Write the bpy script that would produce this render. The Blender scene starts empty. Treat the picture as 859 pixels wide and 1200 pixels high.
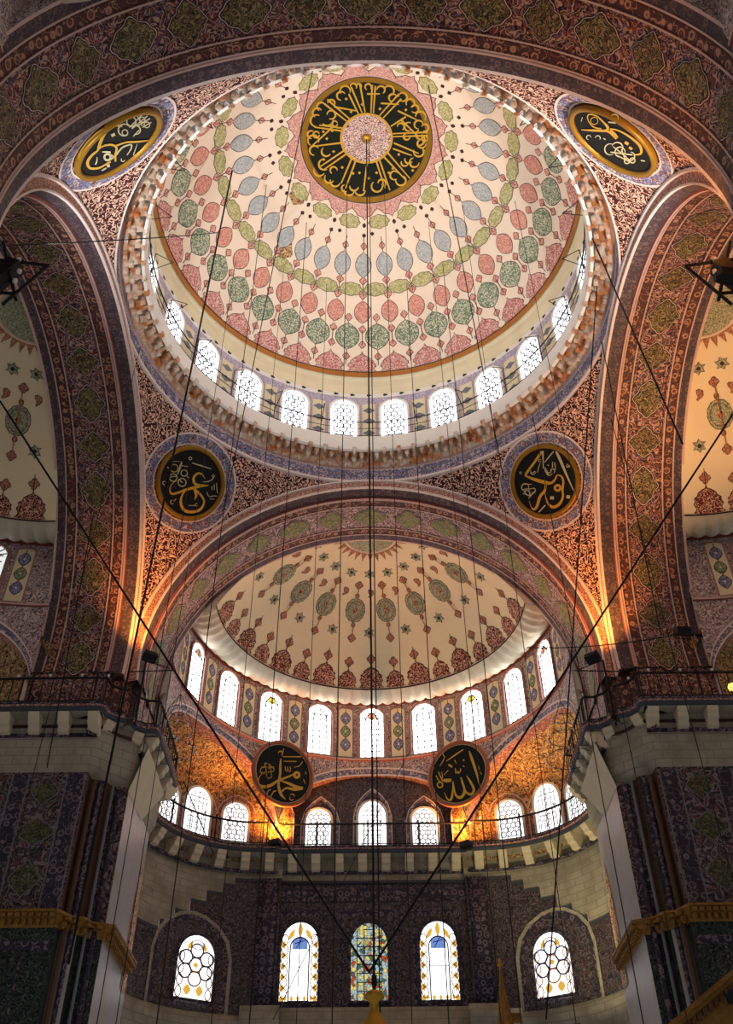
import bpy, math, random
from math import sin, cos, pi, radians as rad, sqrt, atan2, hypot
from mathutils import Vector, Matrix
random.seed(7)
SC = bpy.context.scene
COL = SC.collection
EYE = 1.6                       # heights below are measured from the eye; everything is lifted by EYE at the end
# ------------------------------------------------------------------ camera model
F_PX, TH, DCAM, CX, ROLL = 1121.69, rad(42.497), 20.284, 433.416, rad(-.518)
_R0 = Vector((1, 0, 0)); FW = Vector((0, cos(TH), sin(TH))); _D0 = Vector((0, sin(TH), -cos(TH)))
RT = _R0 * cos(ROLL) - _D0 * sin(ROLL); DN = _R0 * sin(ROLL) + _D0 * cos(ROLL)
CAM = Vector((0, -DCAM, 0))
def ray(px, py): return (FW * F_PX + RT * (px - CX) + DN * (py - 600)).normalized()
def at_plane(px, py, p, n):
    d = ray(px, py); return CAM + d * ((p - CAM).dot(n) / d.dot(n))
def aty(px, py, y): return at_plane(px, py, Vector((0, y, 0)), Vector((0, 1, 0)))
def atz(px, py, z): return at_plane(px, py, Vector((0, 0, z)), Vector((0, 0, 1)))
def atx(px, py, x): return at_plane(px, py, Vector((x, 0, 0)), Vector((1, 0, 0)))
def at_sphere(px, py, c, R):
    d = ray(px, py); o = CAM - c; b = o.dot(d); q = b * b - o.dot(o) + R * R
    return CAM + d * (-b + sqrt(max(q, 0)))
def proj(P):
    v = P - CAM; z = v.dot(FW)
    if z < .1: return (-9999, -9999)
    return (CX + F_PX * v.dot(RT) / z, 600 + F_PX * v.dot(DN) / z)
def inframe(P, m=20):
    x, y = proj(P); return -m < x < 859 + m and -m < y < 1200 + m

# ------------------------------------------------------------------ materials
def srgb(c):
    def f(v):
        v /= 255.; return v / 12.92 if v <= .04045 else ((v + .055) / 1.055) ** 2.4
    return (f(c[0]), f(c[1]), f(c[2]), 1)
class NT:
    def __init__(s, name):
        s.m = bpy.data.materials.new(name); s.m.use_nodes = True; s.t = s.m.node_tree; s.t.nodes.clear()
        s.out = s.n('ShaderNodeOutputMaterial'); s.tc = s.n('ShaderNodeTexCoord')
    def n(s, k, **kw):
        nd = s.t.nodes.new(k)
        for a, b in kw.items(): setattr(nd, a, b)
        return nd
    def l(s, a, b): s.t.links.new(a, b)
    def noise(s, scale, detail=2, dist=0., vec=None, rough=.5):
        nd = s.n('ShaderNodeTexNoise'); nd.inputs['Scale'].default_value = scale; nd.inputs['Detail'].default_value = detail
        nd.inputs['Distortion'].default_value = dist; nd.inputs['Roughness'].default_value = rough
        s.l(vec or s.tc.outputs['Object'], nd.inputs['Vector']); return nd.outputs['Fac']
    def vor(s, scale, feat='F1', out='Distance', vec=None, rnd=1.):
        nd = s.n('ShaderNodeTexVoronoi', feature=feat); nd.inputs['Scale'].default_value = scale; nd.inputs['Randomness'].default_value = rnd
        s.l(vec or s.tc.outputs['Object'], nd.inputs['Vector']); return nd.outputs[out]
    def math(s, op, a, b=0., c=0.):
        nd = s.n('ShaderNodeMath', operation=op)
        for i, v in enumerate((a, b, c)):
            if hasattr(v, 'default_value'): s.l(v, nd.inputs[i])
            else: nd.inputs[i].default_value = v
        return nd.outputs[0]
    def step(s, v, lo, hi):
        nd = s.n('ShaderNodeMapRange'); nd.inputs[1].default_value = lo; nd.inputs[2].default_value = hi; s.l(v, nd.inputs[0]); return nd.outputs[0]
    def mix(s, f, a, b):
        nd = s.n('ShaderNodeMix', data_type='RGBA')
        if hasattr(f, 'default_value'): s.l(f, nd.inputs[0])
        else: nd.inputs[0].default_value = f
        for v, i in ((a, 6), (b, 7)):
            if isinstance(v, tuple): nd.inputs[i].default_value = v
            else: s.l(v, nd.inputs[i])
        return nd.outputs[2]
    def meander(s, scale, k=26, lo=.0, hi=.35, dist=.4):      # curling strokes: contour bands of a smooth noise
        return s.step(s.math('SINE', s.math('MULTIPLY', s.noise(scale, 1, dist), k)), lo, hi)
    def lines(s, scale, k=14, w=.16, dist=.3):               # thin curling lines
        return s.step(s.math('ABSOLUTE', s.math('SINE', s.math('MULTIPLY', s.noise(scale, 1, dist), k))), w, w * .4)
    def fin(s, col, rough=.75, metal=0., bump=None, bs=.15, bd=.03):
        b = s.n('ShaderNodeBsdfPrincipled'); b.inputs['Roughness'].default_value = rough; b.inputs['Metallic'].default_value = metal
        b.inputs['Specular IOR Level'].default_value = .3
        if isinstance(col, tuple): b.inputs['Base Color'].default_value = col
        else: s.l(col, b.inputs['Base Color'])
        if bump is not None:
            bp = s.n('ShaderNodeBump'); bp.inputs['Strength'].default_value = bs; bp.inputs['Distance'].default_value = bd
            s.l(bump, bp.inputs['Height']); s.l(bp.outputs[0], b.inputs['Normal'])
        s.l(b.outputs[0], s.out.inputs[0]); return s.m
M = {}
def plain(name, c, rough=.7, metal=0., var=.12, sc=1.5):
    t = NT(name); c = srgb(c); d = tuple(v * (1 - var * 2) for v in c[:3]) + (1,)
    M[name] = t.fin(t.mix(t.noise(sc, 4), d, tuple(min(1, v * (1 + var)) for v in c[:3]) + (1,)), rough, metal); return M[name]
def mottle(name, bg, fg, sc=9, k=22, lo=-.1, hi=.3, third=None, rough=.7):
    t = NT(name); col = t.mix(t.meander(sc, k, lo, hi), srgb(bg), srgb(fg))
    if third: col = t.mix(t.step(t.noise(sc * 1.7, 1), .58, .64), col, srgb(third))
    M[name] = t.fin(col, rough); return M[name]
def carpet(name, bg, bg2, fg, dark, acc, sc=3., rough=.6, gap=.5):
    """dense painted or tiled arabesque: two ground tones, curling light stems, dark outlines, small flowers"""
    t = NT(name)
    g = t.mix(t.step(t.noise(sc * .8, 1, .6), .44, .56), srgb(bg), srgb(bg2))
    g = t.mix(t.step(t.noise(sc * 1.9, 1, .5), .57, .62), g, srgb(acc))
    g = t.mix(t.meander(sc * 1.1, 30, .30, .55), g, srgb(dark))
    g = t.mix(t.meander(sc * .95, 34, .50, .72, .7), g, srgb(fg))
    v = t.vor(sc * 1.8); g = t.mix(t.step(v, .17, .12), g, srgb(acc)); g = t.mix(t.step(v, .08, .04), g, srgb(fg))
    M[name] = t.fin(g, rough); return M[name]
def band(name, bg, fg, dot, sc=5.):
    t = NT(name); v = t.vor(sc, rnd=.45)
    g = t.mix(t.step(t.math('ABSOLUTE', t.math('SUBTRACT', v, .34)), .09, .03), srgb(bg), srgb(fg))
    g = t.mix(t.step(v, .2, .13), g, srgb(dot)); g = t.mix(t.lines(sc * 1.1, 12, .2), g, srgb(fg))
    M[name] = t.fin(g, .65); return M[name]
plain('cream', (243, 224, 203), .8, var=.05, sc=.5)
plain('cream_half', (240, 224, 188), .8, var=.07, sc=.5)
plain('cream_drum', (232, 220, 186), .8, var=.08, sc=1.2)
plain('frame_pink', (168, 128, 120), .7, var=.15, sc=6); plain('cove_stone', (200, 192, 172), .8, var=.1, sc=2); plain('white_plaster', (238, 232, 224), .7, var=.05)
plain('orange_line', (176, 112, 50))
plain('outline', (66, 42, 38)); plain('green_outline', (50, 58, 48))
plain('pink_line', (214, 182, 174)); plain('red_line', (150, 82, 74)); plain('white_line', (236, 220, 214), var=.1, sc=3)
mottle('deco_blue', (158, 166, 172), (196, 196, 190), 11, 20)
mottle('deco_olive', (160, 160, 104), (206, 196, 150), 9, 20)
mottle('deco_pink', (200, 128, 114), (226, 176, 158), 11, 20)
mottle('deco_green', (108, 128, 102), (208, 204, 180), 9, 22, .0, .4)
mottle('deco_rose', (182, 108, 104), (232, 196, 182), 9, 24, .1, .5)
mottle('deco_petal', (190, 134, 124), (224, 182, 168), 10, 22)
mottle('deco_sage', (118, 128, 104), (190, 188, 156), 12, 22)
mottle('deco_red', (96, 34, 30), (222, 176, 150), 8, 26, .25, .6)
mottle('deco_tri', (150, 92, 70), (190, 140, 110), 10)
mottle('deco_blue_drop', (84, 88, 132), (170, 170, 192), 14, 22)
mottle('deco_green_drop', (88, 112, 78), (180, 184, 150), 14, 22)
mottle('pendentive', (64, 20, 22), (240, 200, 178), 4.7, 34, .18, .5, rough=.75)
mottle('rosette', (228, 200, 190), (88, 40, 44), 11, 24, .2, .5)
carpet('arch_field', (112, 72, 66), (102, 84, 104), (190, 154, 136), (40, 26, 28), (140, 60, 46), 3.9)
carpet('arch_field_lit', (150, 128, 134), (158, 126, 122), (202, 184, 178), (84, 66, 74), (146, 84, 76), 4.4)  # far arch field and medallions: lighter copies, half dome window light in the colour
mottle('arch_med_lit', (112, 120, 82), (156, 150, 112), 7, 20)
carpet('arch_med', (84, 78, 54), (96, 82, 58), (156, 136, 96), (30, 28, 22), (96, 56, 42), 5.6)
carpet('arch_med_green', (92, 92, 60), (100, 88, 62), (160, 144, 102), (34, 34, 24), (96, 58, 44), 5.)
band('arch_border', (84, 52, 52), (186, 140, 116), (140, 72, 52), 3.2)
band('blue_band', (112, 104, 132), (214, 198, 196), (150, 88, 88), 4.2)
band('face_band', (152, 96, 88), (226, 186, 164), (86, 76, 112), 6.)
band('dark_band', (74, 62, 70), (116, 98, 98), (92, 62, 60), 4.)
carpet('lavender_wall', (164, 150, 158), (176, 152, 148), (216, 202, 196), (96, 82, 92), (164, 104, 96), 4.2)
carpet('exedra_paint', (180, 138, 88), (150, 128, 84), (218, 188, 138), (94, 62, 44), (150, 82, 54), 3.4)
band('lilac_drum', (166, 158, 186), (220, 212, 214), (120, 104, 132), 6.)
carpet('tile_purple', (70, 58, 72), (82, 66, 68), (132, 120, 124), (26, 24, 34), (104, 54, 52), 3.0, rough=.35)
carpet('tile_dark', (70, 60, 68), (62, 56, 64), (104, 96, 100), (34, 30, 36), (84, 52, 52), 4.2, rough=.35)
carpet('tile_green', (32, 52, 50), (36, 44, 48), (80, 92, 86), (16, 22, 26), (52, 42, 38), 5.5, rough=.3)
carpet('tile_olive', (66, 72, 46), (58, 64, 44), (110, 108, 76), (28, 30, 22), (80, 50, 40), 5., rough=.35)
band('tile_border', (48, 44, 62), (124, 110, 118), (84, 48, 50), 3.4)
carpet('jamb_paint', (214, 172, 134), (196, 150, 116), (238, 204, 168), (104, 56, 44), (140, 72, 54), 4.)
plain('brown_strip', (92, 66, 46))
t = NT('stone'); br = t.n('ShaderNodeTexBrick'); br.inputs['Scale'].default_value = .9; br.inputs['Mortar Size'].default_value = .012
br.inputs['Color1'].default_value = srgb((174, 168, 150)); br.inputs['Color2'].default_value = srgb((164, 158, 141)); br.inputs['Mortar'].default_value = srgb((136, 130, 116))
mp = t.n('ShaderNodeMapping'); mp.inputs['Rotation'].default_value = (rad(90), 0, 0); t.l(t.tc.outputs['Object'], mp.inputs[0]); t.l(mp.outputs[0], br.inputs['Vector'])
M['stone'] = t.fin(t.mix(t.step(t.noise(1.2, 5), .4, .75), br.outputs['Color'], srgb((132, 126, 110))), .75)
t = NT('marble'); M['marble'] = t.fin(t.mix(t.step(t.noise(.9, 6, 1.2), .5, .75), t.mix(t.noise(2.5, 5), srgb((168, 168, 176)), srgb((190, 188, 190))), srgb((176, 160, 132))), .35)
plain('corbel_stone', (222, 210, 182), .8)
plain('gold', (206, 160, 56), .38, .75, var=.15); plain('gold_paint', (214, 170, 62), .5, .25, var=.12, sc=4)
plain('gold_ring', (150, 112, 30), .45, .35, var=.15, sc=3); plain('copper_ring', (160, 96, 66), .5, .3)
plain('gold_cream', (196, 190, 150), .6)
plain('gilt_cornice', (160, 118, 56), .55, .3, var=.35, sc=5)
plain('disc_black', (10, 13, 13), .75); plain('disc_green', (14, 24, 12), .8, var=.2)
plain('iron', (22, 20, 22), .6); plain('cable', (30, 27, 27), .7); plain('rope', (20, 18, 18), .8)
plain('lead', (120, 124, 134), .6); plain('lead_dark', (70, 74, 84), .6); plain('amber', (206, 146, 44), .5); plain('cobalt', (64, 76, 160), .5)
t = NT('muqarnas'); M['muqarnas'] = t.fin(t.mix(t.step(t.noise(2.2, 4), .42, .62), srgb((214, 200, 182)), srgb((184, 118, 68))), .7)
t = NT('lampglass'); M['lampglass'] = t.fin(srgb((226, 226, 226)), .15)
def glow(name, c, s, tex=None):
    t = NT(name); e = t.n('ShaderNodeEmission'); e.inputs[1].default_value = s
    if tex == 'stained':
        v = t.vor(7.5, out='Color'); sep = t.n('ShaderNodeSeparateColor'); t.l(v, sep.inputs[0])
        col = t.mix(t.step(sep.outputs[0], .3, .5), srgb((70, 96, 84)), srgb((225, 205, 120)))
        col = t.mix(t.step(sep.outputs[1], .5, .6), col, srgb((170, 190, 190))); col = t.mix(t.step(sep.outputs[2], .84, .9), col, srgb((170, 80, 50)))
        col = t.mix(t.step(t.vor(7.5, 'DISTANCE_TO_EDGE'), .06, .02), col, srgb((20, 20, 20))); t.l(col, e.inputs[0])
    else: e.inputs[0].default_value = srgb(c)
    t.l(e.outputs[0], t.out.inputs[0]); M[name] = t.m
W_HI, W_MID, W_LOW = 5., 8.5, 1.8
glow('daylight_dome', (250, 252, 255), W_HI); glow('daylight_half', (255, 252, 250), W_MID)
glow('daylight_side', (240, 244, 240), .8); glow('daylight_low', (255, 253, 252), W_LOW); glow('stained_glass', (0, 0, 0), .9, 'stained')
glow('lamp_amber', (255, 150, 40), 14.); glow('lamp_yellow', (255, 214, 70), 6.)
glow('pane_yellow', (240, 214, 60), 1.1); glow('pane_orange', (232, 150, 110), 1.1); glow('pane_amber', (222, 172, 70), .9); glow('pane_blue', (110, 140, 205), .9)

# ------------------------------------------------------------------ mesh helpers
class MB:
    def __init__(s): s.v = []; s.f = []; s.m = []; s.names = []
    def mi(s, n):
        if n not in s.names: s.names.append(n)
        return s.names.index(n)
    def face(s, pts, mat):
        b = len(s.v); s.v += [tuple(p) for p in pts]; s.f.append(tuple(range(b, b + len(pts)))); s.m.append(s.mi(mat))
    def grid(s, rows, mat, close=False):
        """rows: list of rows of points; mat: name or f(i,j)"""
        b = len(s.v); n = len(rows[0])
        for r in rows: s.v += [tuple(p) for p in r]
        for i in range(len(rows) - 1):
            for j in range(n if close else n - 1):
                k = (j + 1) % n
                s.f.append((b + i * n + j, b + i * n + k, b + (i + 1) * n + k, b + (i + 1) * n + j))
                s.m.append(s.mi(mat(i, j) if callable(mat) else mat))
    def box(s, c, size, mat, R=None):
        x, y, z = (v / 2 for v in size); P = [Vector((a * x, b * y, d * z)) for d in (-1, 1) for b in (-1, 1) for a in (-1, 1)]
        c = Vector(c); P = [c + (R @ p if R else p) for p in P]; b = len(s.v); s.v += [tuple(p) for p in P]
        for q in ((0, 2, 3, 1), (4, 5, 7, 6), (0, 1, 5, 4), (2, 6, 7, 3), (0, 4, 6, 2), (1, 3, 7, 5)):
            s.f.append(tuple(b + i for i in q)); s.m.append(s.mi(mat))
    def tube(s, path, r, mat, n=5, closed=False, radii=None, cap=True):
        P = [Vector(p) for p in path]; N = len(P); rows = []
        for i, p in enumerate(P):
            a = P[(i - 1) % N] if (closed or i > 0) else p; c = P[(i + 1) % N] if (closed or i < N - 1) else p
            d = (c - a).normalized(); u = d.orthogonal().normalized() if abs(d.z) > .95 else d.cross(Vector((0, 0, 1))).normalized(); w = d.cross(u)
            rr = radii[i] if radii else r
            rows.append([p + (u * cos(2 * pi * k / n) + w * sin(2 * pi * k / n)) * rr for k in range(n)])
        if closed: rows.append(rows[0])
        s.grid(rows, mat, True)
        if cap and not closed: s.face(rows[0][::-1], mat); s.face(rows[-1], mat)
    def lathe(s, prof, c, mat, n=20, a0=0, a1=2 * pi):
        c = Vector(c); full = abs(a1 - a0 - 2 * pi) < 1e-6; m = n if full else n + 1
        s.grid([[c + Vector((r * cos(a0 + (a1 - a0) * k / n), r * sin(a0 + (a1 - a0) * k / n), z)) for k in range(m)] for r, z in prof], mat, full)
    def decal(s, fn, out, mat, u0=0., v0=0., off=.02, rings=2, rot=0., mirror=False):
        """flat painted shape: outline points about (u0, v0) laid on the surface fn(u, v, off)"""
        if rot: out = [(x * cos(rot) - y * sin(rot), x * sin(rot) + y * cos(rot)) for x, y in out]
        if rings > 1:
            o2 = []
            for i, (x, y) in enumerate(out):
                x2, y2 = out[(i + 1) % len(out)]; k = max(1, int(hypot(x2 - x, y2 - y) / .35))
                o2 += [(x + (x2 - x) * j / k, y + (y2 - y) * j / k) for j in range(k)]
            out = o2
        n = len(out); b = len(s.v); s.v.append(tuple(fn(u0, v0, off)))
        for r in range(1, rings + 1):
            for x, y in out: s.v.append(tuple(fn(u0 + x * r / rings, v0 + y * r / rings, off)))
        mi = s.mi(mat)
        for k in range(n):
            k2 = (k + 1) % n; s.f.append((b, b + 1 + k, b + 1 + k2)); s.m.append(mi)
            for r in range(1, rings):
                o = b + 1 + (r - 1) * n; s.f.append((o + k, o + n + k, o + n + k2, o + k2)); s.m.append(mi)
    def annulus(s, fn, ro, ri, mat, u0=0., v0=0., off=.02, n=48):
        s.grid([[fn(u0 + r * cos(2 * pi * k / n), v0 + r * sin(2 * pi * k / n), off) for k in range(n)] for r in (ro, (ro + ri) / 2, ri)], mat, True)
    def strip(s, fn, pts, mat, off=.02):
        """ribbon: pts = (u, v, width)"""
        L, R = [], []
        for i, (x, y, w) in enumerate(pts):
            a = pts[max(i - 1, 0)]; c = pts[min(i + 1, len(pts) - 1)]; dx, dy = c[0] - a[0], c[1] - a[1]; d = hypot(dx, dy) or 1
            nx, ny = -dy / d * w / 2, dx / d * w / 2; L.append(fn(x + nx, y + ny, off)); R.append(fn(x - nx, y - ny, off))
        s.grid([L, R], mat)
    def build(s, name, parent=None, smooth=True, loc=None):
        me = bpy.data.meshes.new(name); vs = s.v
        if loc is not None: vs = [(x - loc[0], y - loc[1], z - loc[2]) for x, y, z in vs]
        me.from_pydata(vs, [], s.f)
        for n in s.names: me.materials.append(M[n])
        me.polygons.foreach_set('material_index', s.m)
        if smooth: me.polygons.foreach_set('use_smooth', [True] * len(s.f))
        me.update(); o = bpy.data.objects.new(name, me); COL.objects.link(o)
        if loc is not None: o.location = loc
        if parent: o.parent = parent
        return o
def smooth_pts(pts, k=4):
    """Catmull-Rom through (x, y, w)"""
    out = []
    for i in range(len(pts) - 1):
        p0 = pts[max(i - 1, 0)]; p1 = pts[i]; p2 = pts[i + 1]; p3 = pts[min(i + 2, len(pts) - 1)]
        for j in range(k):
            t = j / k
            out.append(tuple(.5 * (2 * b + (c - a) * t + (2 * a - 5 * b + 4 * c - d) * t * t + (3 * b - a - 3 * c + d) * t ** 3) for a, b, c, d in zip(p0, p1, p2, p3)))
    return out + [tuple(pts[-1])]
def tag(o, label, cat=None, group=None, kind=None):
    o['label'] = label
    if cat: o['category'] = cat
    if group: o['group'] = group
    if kind: o['kind'] = kind
    return o
def struct(o, label, group=None): return tag(o, label, None, group, 'structure')
def empty(name, loc=(0, 0, 0), rz=0):
    o = bpy.data.objects.new(name, None); COL.objects.link(o); o.location = loc; o.rotation_euler = (0, 0, rz); o.empty_display_size = .3; return o
def copy_tree(o, parent=None):
    c = o.copy(); COL.objects.link(c)
    if parent: c.parent = parent
    for ch in list(KIDS.get(o.name, [])):
        copy_tree(ch, c)
    return c
KIDS = {}
def regkids(root):
    for o in COL.objects:
        if o.parent == root: KIDS.setdefault(root.name, []).append(o); regkids(o)
# ornament outlines
def leaf(w, h, n=9, p=1.8):
    s = [-1 + 2 * i / n for i in range(n + 1)]
    return [(w / 2 * (1 - abs(t) ** p), t * h / 2) for t in s] + [(-w / 2 * (1 - abs(t) ** p), t * h / 2) for t in s[-2:0:-1]]
def ell(w, h, lob=0, amp=0., n=32, ph=0.): return [(w / 2 * cos(a) * (1 + amp * cos(lob * a + ph)), h / 2 * sin(a) * (1 + amp * cos(lob * a + ph))) for a in [2 * pi * i / n for i in range(n)]]
def star(r, k=6, inner=.55): return [(r * (1 if i % 2 == 0 else inner) * sin(pi * i / k), r * (1 if i % 2 == 0 else inner) * cos(pi * i / k)) for i in range(2 * k)]
def sym(prof): return [(x, y) for x, y in prof] + [(-x, y) for x, y in prof[::-1] if x > 1e-6]
def scale(o, k, k2=None): return [(x * k, y * (k2 or k)) for x, y in o]
def sphere_fn(c, R, az, el):
    c = Vector(c); n = Vector((sin(az) * cos(el), cos(az) * cos(el), sin(el))); e = Vector((cos(az), -sin(az), 0)); u = e.cross(n) * -1
    if u.z < 0: u = -u
    def f(x, y, off): return c + (n * R + e * x + u * y).normalized() * (R - off)
    return f

# ------------------------------------------------------------------ MAIN DOME
ZC, RD = 32.26, 9.07
def rev(mb, prof, mats, n=144, a0=0, a1=2 * pi, cx=0, cy=0):
    m = n + 1
    rows = [[(cx + r * sin(a0 + (a1 - a0) * k / n), cy + r * cos(a0 + (a1 - a0) * k / n), z) for k in range(m)] for r, z in prof]
    for i in range(len(rows) - 1): mb.grid(rows[i:i + 2], mats[i] if isinstance(mats, (list, tuple)) else mats)
d = MB()
els = [rad(18.2 + (90 - 18.2) * i / 30) for i in range(31)]
rev(d, [(RD * cos(e), ZC + RD * sin(e)) for e in els], 'cream')
S0 = lambda az, el: sphere_fn((0, 0, ZC), RD, rad(az), rad(el))
m2 = lambda a, b: (b - a) / 1.      # metres per degree is handled below
MPD = RD * pi / 180
rev(d, [((RD - .03) * cos(rad(e)), ZC + (RD - .03) * sin(rad(e))) for e in (18.0, 19.6)], 'orange_line')
rev(d, [((RD - .035) * cos(rad(e)), ZC + (RD - .035) * sin(rad(e))) for e in (19.6, 19.9)], 'outline')
bulb = sym([(0, 1.), (.06, .86), (.16, .78), (.30, .70), (.40, .62), (.52, .5), (.54, .40), (.62, .36), (.64, .22), (.54, .14), (.58, .05), (.66, 0), (.3, -.02)])
N34 = 360 / 34
for i in range(34):
    az = -2.1 + N34 * i; az2 = az + N34 / 2
    def put(a, el, o, mat, k=1.12, line='outline', off=.02):
        f = S0(a, el); d.decal(f, [(x + (.022 if x > 0 else -.022 if x < 0 else 0), y + (.022 if y > 0 else -.022)) for x, y in o], line, off=off - .008); d.decal(f, o, mat, off=off)
    # rose half medallions above the orange line
    f = S0(az, 20.2); ob = scale(bulb, 1.02, 1.02)
    d.decal(f, [(x * 1.05, y * 1.04) for x, y in ob], 'outline', v0=.0, off=.014); d.decal(f, ob, 'deco_rose', off=.024)
    for a, el in ((az, 28.9), (az2, 25.0), (az2, 37.4), (az, 33.8), (az, 42.9 + 1.3), (az, 48.6)):
        put(a, el, ell(.27, .30, 4, .22, 16), 'deco_pink')
    d.strip(S0(az, 31), [(0, -.5, .035), (0, .55, .035)], 'outline', .012); d.strip(S0(az2, 25), [(0, -.45, .035), (0, .45, .035)], 'outline', .012)
    d.strip(S0(az, 46.4), [(0, -.55, .03), (0, .55, .03)], 'outline', .012)
    put(az2, 31.4, [(x, y) for x, y in leaf(1.12, 1.33, 11, 2.3)], 'deco_green')
    put(az, 39.1, leaf(.78, 1.1, 10, 2.2), 'deco_pink')
    put(az2, 46.0, ell(1.02, .60, 8, .06, 32), 'deco_olive')
    put(az, 53.2, leaf(.74, 1.16, 10, 2.1), 'deco_blue')
    put(az, 58.7, ell(.22, .26, 4, .22, 16), 'deco_pink'); d.strip(S0(az, 58.2), [(0, -.4, .03), (0, .5, .03)], 'outline', .012)
    if i % 2 == 0: put(az, 61.8, ell(.13, .13, 4, .3, 12), 'outline'); put(az2, 62.3, ell(.12, .12, 4, .3, 12), 'outline')
    d.strip(S0(az2, 34.5 + 1.5), [(0, -.45, .03), (0, .3, .03)], 'outline', .012)
for i in range(17):
    az = -2.1 + 360 / 17 * i
    f = S0(az + 180 / 17, 65.6); o = ell(.92, .60, 8, .07, 32); d.decal(f, scale(o, 1.07), 'outline', off=.012); d.decal(f, o, 'deco_olive', off=.02)
    f = S0(az, 71.0)      # petals around the medallion
    o = sym([(0, -.74), (.1, -.60), (.32, -.52), (.42, -.36), (.56, -.22), (.60, .1), (.62, .4)]); d.decal(f, scale(o, 1.05), 'outline', off=.012); d.decal(f, o, 'deco_petal', off=.02)
    put(az, 64.7, ell(.12, .16, 4, .2, 12), 'outline')
for a, el, w, h in ((-42, 50, .9, .9), (-54, 64, .8, .7)): d.decal(S0(a, el), ell(w, h, 5, .1), 'exedra_paint', off=.006)   # patches of old repair
# calligraphy medallion painted round the hub
med = MB()
rc = lambda r0, r1, mat, off: rev(med, [((r), ZC + sqrt((RD - off) ** 2 - r * r)) for r in (r0, (r0 + r1) / 2, r1)], mat, 96)
rc(2.93, 2.99, 'pink_line', .03); rc(2.64, 2.93, 'gold_ring', .035); rc(1.18, 2.66, 'disc_green', .03); rc(2.62, 2.66, 'outline', .04); rc(1.08, 1.18, 'gold_paint', .04); rc(.22, 1.08, 'rosette', .035); rc(2.9, 2.94, 'outline', .04)
med.lathe([(.0, 41.12), (.12, 41.14), (.2, 41.2), (.2, 41.3), (.1, 41.3)], (0, 0, 0), 'gold', 16)
K = 200 / 859
fm = lambda x, y, off: at_sphere(330 + x * K, 60 + y * K, Vector((0, 0, ZC)), RD - .035 - off)
segs = [(350, 180, 405, 310), (395, 170, 420, 308), (338, 215, 388, 318), (456, 170, 450, 310), (472, 175, 462, 312), (590, 215, 492, 325), (602, 240, 512, 335), (230, 243, 347, 345), (216, 265, 335, 358), (625, 330, 550, 378), (735, 408, 560, 415), (735, 425, 560, 430), (565, 462, 690, 515), (560, 490, 655, 525), (535, 512, 645, 640), (512, 528, 622, 645), (492, 545, 545, 700), (475, 548, 520, 690), (432, 550, 412, 705), (377, 540, 322, 690), (357, 530, 300, 665), (332, 513, 214, 595), (322, 495, 196, 580), (312, 460, 150, 480), (305, 402, 165, 382), (312, 388, 190, 372), (265, 280, 375, 300), (265, 375, 150, 480), (430, 215, 495, 215), (500, 262, 590, 268), (585, 300, 680, 345), (600, 345, 690, 430)]
for x0, y0, x1, y1 in segs: med.strip(fm, [(x0, y0, 9), ((x0 + x1) / 2, (y0 + y1) / 2, 8), (x1, y1, 6)], 'gold_paint', .012)
def curl(cx, cy, r, a0, a1, w=9): return [(cx + r * cos(rad(a0 + (a1 - a0) * i / 9)), cy + r * sin(rad(a0 + (a1 - a0) * i / 9)), w * (.5 + .6 * sin(pi * i / 9))) for i in range(10)]
for c in [(320, 200, 26, 150, 380), (300, 225, 22, 90, 330), (362, 178, 16, 180, 400), (388, 178, 14, 180, 380), (436, 180, 16, 120, 400), (500, 195, 20, 180, 420), (540, 200, 26, 200, 420), (560, 235, 20, 100, 330), (610, 230, 22, 180, 480), (648, 262, 22, 150, 430), (670, 290, 20, 200, 500), (700, 330, 26, 180, 400), (690, 370, 22, 90, 360), (722, 385, 18, 200, 480), (705, 465, 22, 0, 300), (720, 440, 14, 0, 360), (690, 505, 26, 300, 560), (668, 560, 24, 0, 260), (640, 545, 20, 30, 200), (620, 560, 18, 30, 200), (600, 650, 26, -60, 190), (568, 625, 22, 60, 330), (480, 680, 28, -30, 230), (505, 665, 20, 180, 400), (395, 700, 26, 0, 180), (365, 680, 22, 10, 190), (340, 700, 26, 0, 190), (320, 690, 18, 60, 260), (270, 655, 26, 20, 200), (240, 640, 24, 30, 220), (262, 600, 18, 120, 360), (215, 570, 28, 60, 270), (190, 600, 28, 30, 200), (165, 500, 24, 90, 330), (160, 450, 28, 120, 380), (150, 420, 20, 90, 300), (175, 420, 16, 0, 340), (175, 350, 30, 90, 300), (180, 310, 24, 120, 330), (200, 280, 22, 120, 330), (250, 320, 22, 180, 480), (230, 345, 30, 0, 140), (225, 505, 24, 30, 230), (268, 365, 14, 0, 340), (600, 380, 18, 180, 420), (640, 380, 22, 60, 300), (630, 430, 16, 0, 260), (250, 262, 18, 180, 400), (700, 420, 24, 60, 250), (690, 445, 30, 300, 470)]:
    med.strip(fm, curl(*c), 'gold_paint', .014)
for x, y in [(325, 240), (405, 268), (495, 290), (590, 520), (560, 590), (478, 612), (305, 585), (262, 505), (228, 440), (350, 305), (210, 405), (625, 295), (540, 612), (360, 615), (392, 612), (212, 545), (715, 500), (660, 600), (440, 640), (255, 400)]:
    med.decal(fm, [(8, 0), (0, 8), (-8, 0), (0, -8)], 'gold_paint', x, y, .014, 1); 
dome = d.build('ceiling'); struct(dome, 'cream painted main dome with rings of rose, green, blue and olive medallions')
mo = med.build('calligraphy_medallion', dome); mo['label'] = 'dark green disc of radiating gold calligraphy round a pink rosette'

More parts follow.
